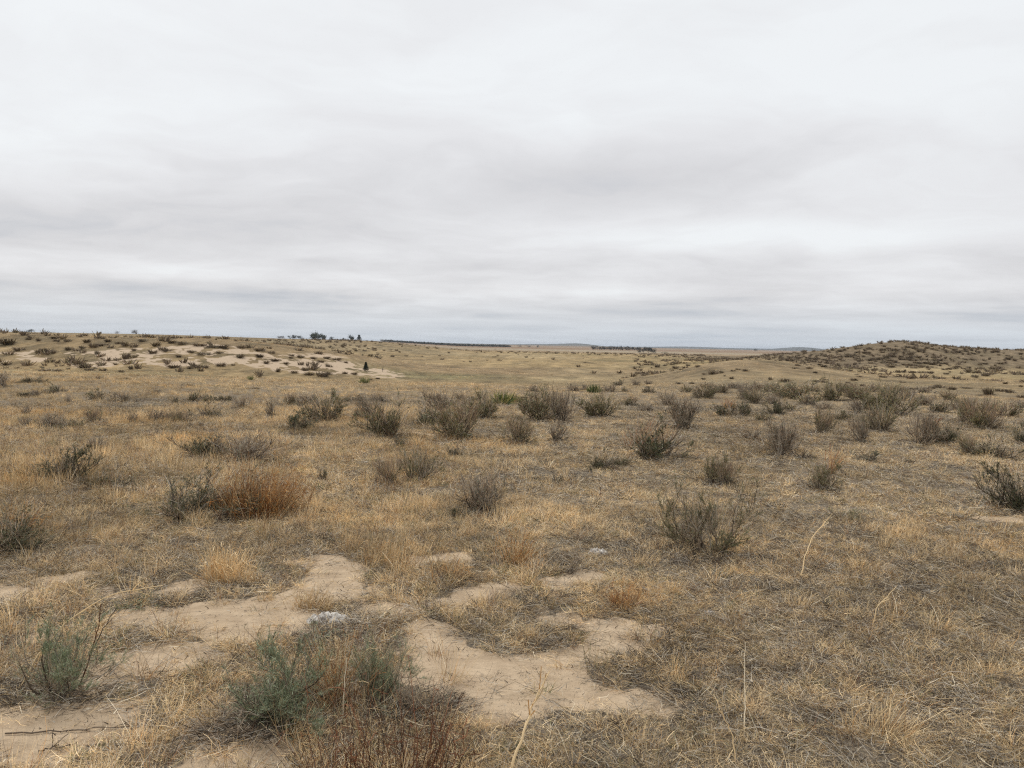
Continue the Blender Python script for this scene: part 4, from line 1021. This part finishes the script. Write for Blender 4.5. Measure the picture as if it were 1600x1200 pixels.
# ------------------------------------------------------------------ trees
def tree(name, label, px, dist, w, h, seed, kind='round', cols=None, n=520, group=None, base_drop=0.):
    """px column and distance; w, h in photo pixels at that distance"""
    g_ = np.random.RandomState(seed); d = ray(px, 540); d = d / d[1]; x, y = d[0] * dist, dist; s = dist / F
    W_, Hh = w * s, h * s; z = hz(x, y) - base_drop
    root = empty(name, (x, y, z))
    tr = grow(g_, np.zeros((1, 3)), np.array([[.05, 0, 1.]]), np.array([Hh * .6]), 6, 0, .05)
    limbs = grow(g_, np.repeat(tr[:, 2], 9, 0), cone_dirs(g_, 9, 20, 70), Hh * g_.uniform(.3, .55, 9), 5, -.05, .12)
    tc = np.array([[.08, .065, .055]])
    obj_from('trunk', *merge([sweep(g_, tr, np.linspace(1, .4, 6)[None] * Hh * .03, 6, tc), sweep(g_, limbs, np.linspace(1, .3, 5)[None].repeat(9, 0) * Hh * .014, 4, tc.repeat(9, 0))]), M_BARK, root)
    cols = cols or [np.array([.035, .045, .03]), np.array([.06, .07, .045])]
    if kind == 'conifer':
        f_ = g_.rand(n) ** .8; zc = (.1 + .9 * f_) * Hh; rr = W_ / 2 * (1 - f_ * .85) * np.sqrt(g_.rand(n)) * (1 + .25 * np.sin(f_ * 40))
        a_ = g_.uniform(0, 6.283, n); b_ = np.stack([rr * np.cos(a_), rr * np.sin(a_), zc], -1)
    else:
        nc = 9; cc = g_.randn(nc, 3) * np.array([.20 * W_, .20 * W_, .14 * Hh]) + np.array([0, 0, .52 * Hh])
        b_ = cc[g_.randint(0, nc, n)] + g_.randn(n, 3) * np.array([.09 * W_, .09 * W_, .13 * Hh])
        b_[:, 2] = b_[:, 2].clip(.12 * Hh, Hh)
    L_ = .12 * Hh if kind != 'bare' else .16 * Hh
    P = grow(g_, b_, g_.randn(n, 3) + np.array([0, 0, .3]), np.full(n, L_), 3, 0, .2)
    ww = (.06 if kind != 'bare' else .014) * Hh
    obj_from('crown', *sweep(g_, P, np.array([.7, 1, .5])[None] * np.full((n, 1), ww / 2), 2, pal(g_, n, cols, [1] * len(cols), .25)), M_TREE, root)
    return tag(root, label, 'tree', group)


DKG = [np.array([.028, .036, .028]), np.array([.045, .052, .035])]; OLG = [np.array([.10, .115, .07]), np.array([.07, .08, .05])]; BRN = [np.array([.12, .10, .085]), np.array([.08, .068, .06])]
tree('pine_tree', 'small dark conifer standing alone on the tip of the sandy dune', 572, 70, 9, 13, 401, 'conifer', DKG, 700)
tree('dead_tree', 'thin bare sapling on the pale sand beyond the small conifer', 598, 72, 9, 10, 402, 'bare', BRN, 60)
tree('bare_tree', 'round airy bare tree on the skyline above the dune', 213, 420, 13, 10, 403, 'bare', BRN, 520)
tree('bare_tree', 'ragged small bare tree on the skyline beside the round airy one', 183, 430, 11, 7, 404, 'bare', BRN, 320)
tree('tree', 'low wide dark tree on the skyline far beyond the dune end', 49, 700, 16, 6, 405, 'round', DKG)
tree('tree', 'tiny dark tree on the skyline near the wide dark one', 79, 760, 9, 4, 406, 'round', DKG, 260)
tree('tree', 'small grey tree at the start of the row of skyline trees', 438, 900, 16, 5, 407, 'round', BRN)
tree('tree', 'dark low dense tree on the skyline beside the tall pale olive ones', 457, 900, 16, 7, 408, 'round', DKG)
tree('tree', 'dark low tree touching the dense one on the skyline', 467, 900, 16, 6, 409, 'round', DKG)
tree('tree', 'tallest pale olive tree on the skyline', 489, 900, 18, 13, 410, 'round', OLG, 700)
tree('tree', 'second pale olive tree, rounder, beside the tallest', 503, 900, 16, 11, 411, 'round', OLG, 700)
tree('tree', 'small dark tree just past the pale olive pair', 518, 900, 8, 6, 412, 'round', DKG, 260)
tree('tree', 'tiny dark tree midway between the olive pair and the dark pair', 536, 900, 6, 5, 413, 'round', DKG, 220)
tree('tree', 'larger of the dark pair of round skyline trees', 550, 900, 13, 9, 414, 'round', DKG)
tree('tree', 'pointed smaller one of the dark pair of skyline trees', 561, 900, 9, 9, 415, 'conifer', DKG)
tree('bare_tree', 'faint pale bare tree on the skyline past the dark pair', 595, 950, 12, 6, 416, 'bare', [GREY * .8, BRN[0]], 260)
for i, (px, w, h, lb) in enumerate(((812, 8, 4, 'first dark dot tree on the skyline of the far plain'), (826, 10, 4, 'second dark dot tree on the skyline of the far plain'), (840, 6, 4, 'third and smallest dark dot tree on the skyline of the far plain'))):
    tree('tree', lb, px, 1500, w, h, 420 + i, 'round', DKG, 200)
tree('tree', 'single tiny tree far out on the flat horizon before the round hill', 1181, 1900, 7, 5, 424, 'round', DKG, 200)
tree('tree', 'low grey-green tree on the plain beyond the windbreak end', 1039, 700, 12, 4, 425, 'round', OLG, 260)
for i in range(26):                                      # the planted windbreak
    px = 926 + i * 3.65
    tree('cedar_tree', 'dark cedar in the long straight windbreak row on the plain', px, 1150, 8, 6.5 + 1.5 * math.sin(i * 1.7) * (i % 3 == 0), 440 + i, 'round', [q * .5 for q in DKG], 200, 'cedars in the windbreak row')
for i, (px, w, h) in enumerate(((998, 9, 4), (1006, 9, 4), (1013, 8, 5), (1021, 10, 6))):
    tree('cedar_tree', ['first', 'second', 'third', 'last and tallest'][i] + ' dark cedar of the short clump before the windbreak', px, 780, w * 1.2, h * 1.4, 480 + i, 'round', [q * .6 for q in DKG], 260, 'cedars in the short clump')
# a far belt of woods along the skyline
parts = []; rb = np.random.RandomState(91)
for i in range(230):
    px = 600 + i * .85 + rb.uniform(-1, 1); dist = 1500 + rb.uniform(-60, 120); d = ray(px, 540); d = d / d[1]; x, y = d[0] * dist, dist
    n = 26; h = rb.uniform(1.2, 3.6); b_ = rb.randn(n, 3) * np.array([2.2, 2, .3]) * 1.2 + np.array([x, y, hz(x, y) + h * .5]); b_[:, 2] += rb.rand(n) * h * .5
    P = grow(rb, b_, rb.randn(n, 3), np.full(n, 1.6), 3, 0, .2)
    parts.append(sweep(rb, P, np.full((n, 3), .55), 2, pal(rb, n, DKG + BRN, [2, 3, 1, 1])))
V_, F_, C_ = merge(parts); o = obj_from('distant_treeline', V_, F_, C_, M_TREE); o['kind'] = 'stuff'; o['label'] = 'low dark belt of far trees along the skyline'

# ------------------------------------------------------------------ pale crusty lumps
M_LUMP, T = new_mat('bleached crust')
tc_ = T.n('ShaderNodeTexCoord').outputs['Object']
nn = T.noise(tc_, 14, 6, .7); vv = T.n('ShaderNodeTexVoronoi', {'Vector': tc_, 'Scale': 22.0}).outputs['Distance']
c = T.mix(T.smooth(nn, .36, .50), (.17, .13, .105), (.74, .69, .62))
bm_ = T.n('ShaderNodeBump', {'Height': T.math('ADD', nn, vv), 'Strength': .9, 'Distance': .02})
b = T.n('ShaderNodeBsdfPrincipled', {'Base Color': c, 'Roughness': .9, 'Specular IOR Level': .1, 'Normal': bm_.outputs[0]})
T.n('ShaderNodeOutputMaterial', {'Surface': b.outputs[0]})


def crust(label, px, py, wpx, hpx, seed):
    x, y, t = ground_at(px, py); s = t / F; g_ = np.random.RandomState(seed)
    na_, nr_ = 140, 60; a_ = np.linspace(0, 2 * math.pi, na_, endpoint=False); rr = np.linspace(0, 1, nr_)
    A_, R_ = np.meshgrid(a_, rr); out = 1 + .22 * fbm(np.cos(A_) + seed, np.sin(A_), .8, 3)
    X_ = np.cos(A_) * R_ * out; Y_ = np.sin(A_) * R_ * out * .7
    Z_ = (1 - R_ ** 3) * (.55 + .6 * (fbm(X_ + seed, Y_, .45, 4, seed) * .5 + .5)) + .75 * np.abs(fbm(X_, Y_ + seed, .28, 3, 3)) * .7 * (1 - R_ ** 6) - .15 - .15 * R_ ** 2
    ix = np.arange(na_ * nr_).reshape(nr_, na_); nx = np.roll(ix, -1, 1)
    Fq = np.stack([ix[:-1], ix[1:], nx[1:], nx[:-1]], -1).reshape(-1, 4)
    V_ = np.stack([X_ * wpx * s / 2 * 1.1, Y_ * wpx * s / 2 * .8, Z_ * hpx * s * .85], -1).reshape(-1, 3)
    o = obj_from('crusty_rock', V_, Fq, None, M_LUMP); o.location = (x, y, hz(x, y) - .004); return tag(o, label, 'rock', 'bleached crusty lumps on the ground')


crust('white crusty knobbly rock, the largest, lying on the sand behind the sprawling sagebrush', 518, 978, 78, 26, 5)
crust('ragged white flat lump in the turf near the small black forked twig', 934, 866, 32, 14, 9)
crust('small white sliver lying in the turf beyond the widest bare sand', 1108, 962, 22, 8, 12)
crust('small pale flat chip in the open turf beyond the arching tussock', 1452, 930, 20, 7, 15)
crust('low pale chip beside the tall single pale stalk, deeper in the turf', 1406, 920, 20, 5, 18)

# ------------------------------------------------------------------ single long stalks and fallen twigs
def stalk(name, label, pts, w, cols, cat_='grass stalk', head=0, seed=1):
    """pts: (px, py of the foot) then (px, py, height fraction) read against the foot's distance"""
    g_ = np.random.RandomState(seed); x, y, t = ground_at(*pts[0]); x0, y0, z0 = x, y, hz(x, y)
    P = [np.array([0, 0, -.01])]
    for (qx, qy) in pts[1:]:
        d = ray(qx, qy); q = d * (y / d[1]); P.append(np.array([q[0] - x0, g_.uniform(-.02, .02), max(CAM_H + q[2] - z0, .004)]))
    P = np.array(P); k = np.linspace(0, len(P) - 1, 14); i = np.minimum(k.astype(int), len(P) - 2); f_ = (k - i)[:, None]
    C_ = P[i] * (1 - f_) + P[i + 1] * f_; C_[1:-1] += g_.randn(12, 3) * w * .5
    col = pal(g_, 1, cols, [1] * len(cols))
    parts = [sweep(g_, C_[None], np.linspace(1, .45, 14)[None] * w, 5, col)]
    if head:
        n = head; s_ = g_.randint(7, 14, n); Q_ = grow(g_, C_[s_], norm(C_[-1] - C_[6]) + g_.randn(n, 3) * .35, g_.uniform(.03, .09, n), 3, .05, .15)
        parts.append(sweep(g_, Q_, np.full((n, 3), w * .35), 2, pal(g_, n, cols, [1] * len(cols))))
    V_, F_, C2 = merge(parts); o = obj_from(name, V_, F_, C2, M_STALK); o.location = (x0, y0, z0); return tag(o, label, cat_)


stalk('grass_stalk', 'thick golden straw stalk leaning up from the bottom edge beside the red-brown stems', [(795, 1215), (815, 1150), (832, 1105), (848, 1068)], .006, [STRAW * 1.1, ORNG], head=10)
stalk('grass_stalk', 'tall single straight pale stalk standing in the turf', [(1164, 1142), (1163, 1080), (1162, 1000)], .0028, [PALE], head=0, seed=2)
stalk('grass_stalk', 'long slanting yellow stalk arching over the loose sagebrush towards the sandy ledge', [(30, 1082), (62, 1020), (110, 965), (180, 925), (255, 915)], .004, [STRAW], head=14, seed=3)
stalk('grass_stalk', 'bent dark-jointed straw stalk rising from the near turf', [(1152, 1196), (1146, 1150), (1125, 1110)], .003, [STRAW, TAN], head=5, seed=4)
stalk('grass_stalk', 'slanting straw stalk in the open turf below the blue-grey rounded bush', [(1250, 905), (1258, 865), (1272, 838), (1295, 808)], .0045, [STRAW], head=8, seed=5)
stalk('grass_stalk', 'thin curved straw stalk leaning over the turf near the pale chips', [(1362, 980), (1372, 950), (1400, 915)], .004, [STRAW], head=6, seed=6)
stalk('grass_stalk', 'pale stalk across the lower part of the upright sagebrush', [(535, 1140), (538, 1090), (541, 1030)], .0028, [PALE], head=3, seed=7)
def own_stem(root, pts, w, col, head, seed):
    o = stalk('stem', '', pts, w, col, '', head, seed)
    for k_ in ('label', 'category'): del o[k_]
    M_ = Matrix.LocRotScale(root.location, root.rotation_euler, root.scale)
    o.parent = root; o.matrix_parent_inverse = M_.inverted()


own_stem(SB3, [(122, 1078), (137, 1030), (150, 985), (155, 945)], .0035, [WOODD * 1.6, RUST * .6], 4, 8)
own_stem(SB3, [(124, 1074), (145, 1020), (165, 975), (182, 950)], .0035, [WOODD * 1.6], 4, 9)
own_stem(SB3, [(112, 1060), (88, 1005), (68, 958)], .003, [WOODD * 1.6], 3, 10)
own_stem(SB2, [(600, 1060), (598, 1030), (612, 995)], .003, [WOODD * 1.3], 6, 11)


def fallen(label, a_, b_, w, seed, col):
    g_ = np.random.RandomState(seed); xa, ya, _ = ground_at(*a_); xb, yb, _ = ground_at(*b_)
    t = np.linspace(0, 1, 16)[:, None]; P = np.array([[xa, ya]]) * (1 - t) + np.array([[xb, yb]]) * t
    P[1:-1] += g_.randn(14, 2) * .006; z, _ = H(P[:, 0], P[:, 1]); z = z + w * 1.6 + np.abs(g_.randn(16)) * .004
    V3 = np.c_[P, z]; c0 = V3[0].copy(); V3 -= c0
    parts = [sweep(g_, V3[None], np.linspace(1, .5, 16)[None] * w, 5, np.array([col]))]
    k = g_.randint(4, 14, 3); Q_ = grow(g_, V3[k], g_.randn(3, 3) * np.array([1, 1, .3]), np.full(3, .07), 4, 0, .3); parts.append(sweep(g_, Q_, np.full((3, 4), w * .5), 4, np.array([col] * 3)))
    o = obj_from('fallen_twig', *merge(parts), M_WOOD); o.location = c0; tag(o, label, 'twig')


fallen('long dark dead twig lying right across the corner sand patch', (8, 1156), (215, 1138), .0035, 1, WOODD * 1.6)
fallen('grey dead twig lying from the corner sand towards the litter', (205, 1140), (335, 1134), .003, 2, GREY * .7)
fallen('short dark twig lying on the corner sand near the long one', (60, 1180), (118, 1168), .003, 3, WOODD * 1.6)
fallen('pale straw lying over the dead brush beside the widest bare sand', (672, 1092), (712, 1122), .003, 4, PALE)
fallen('long thin straw lying across the sand at the foot of the widest bare patch', (668, 1132), (800, 1138), .0022, 5, STRAW)


# ------------------------------------------------------------------ the air
hv = np.array([[sx_ * 9900, sy_ * 9900, z_] for z_ in (-14, 16) for (sx_, sy_) in ((-1, -1), (1, -1), (1, 1), (-1, 1))], float)
hf = np.array([[0, 3, 2, 1], [4, 5, 6, 7], [0, 1, 5, 4], [1, 2, 6, 5], [2, 3, 7, 6], [3, 0, 4, 7]])
M_AIR, T = new_mat('haze')
pv = T.n('ShaderNodeVolumePrincipled', {'Color': (.80, .88, 1.0, 1), 'Density': 7e-5, 'Anisotropy': .2})
T.n('ShaderNodeOutputMaterial', {'Volume': pv.outputs[0]})
o = obj_from('haze', hv, hf, None, M_AIR); o['kind'] = 'stuff'; o['label'] = 'thin bluish air over the far plain'
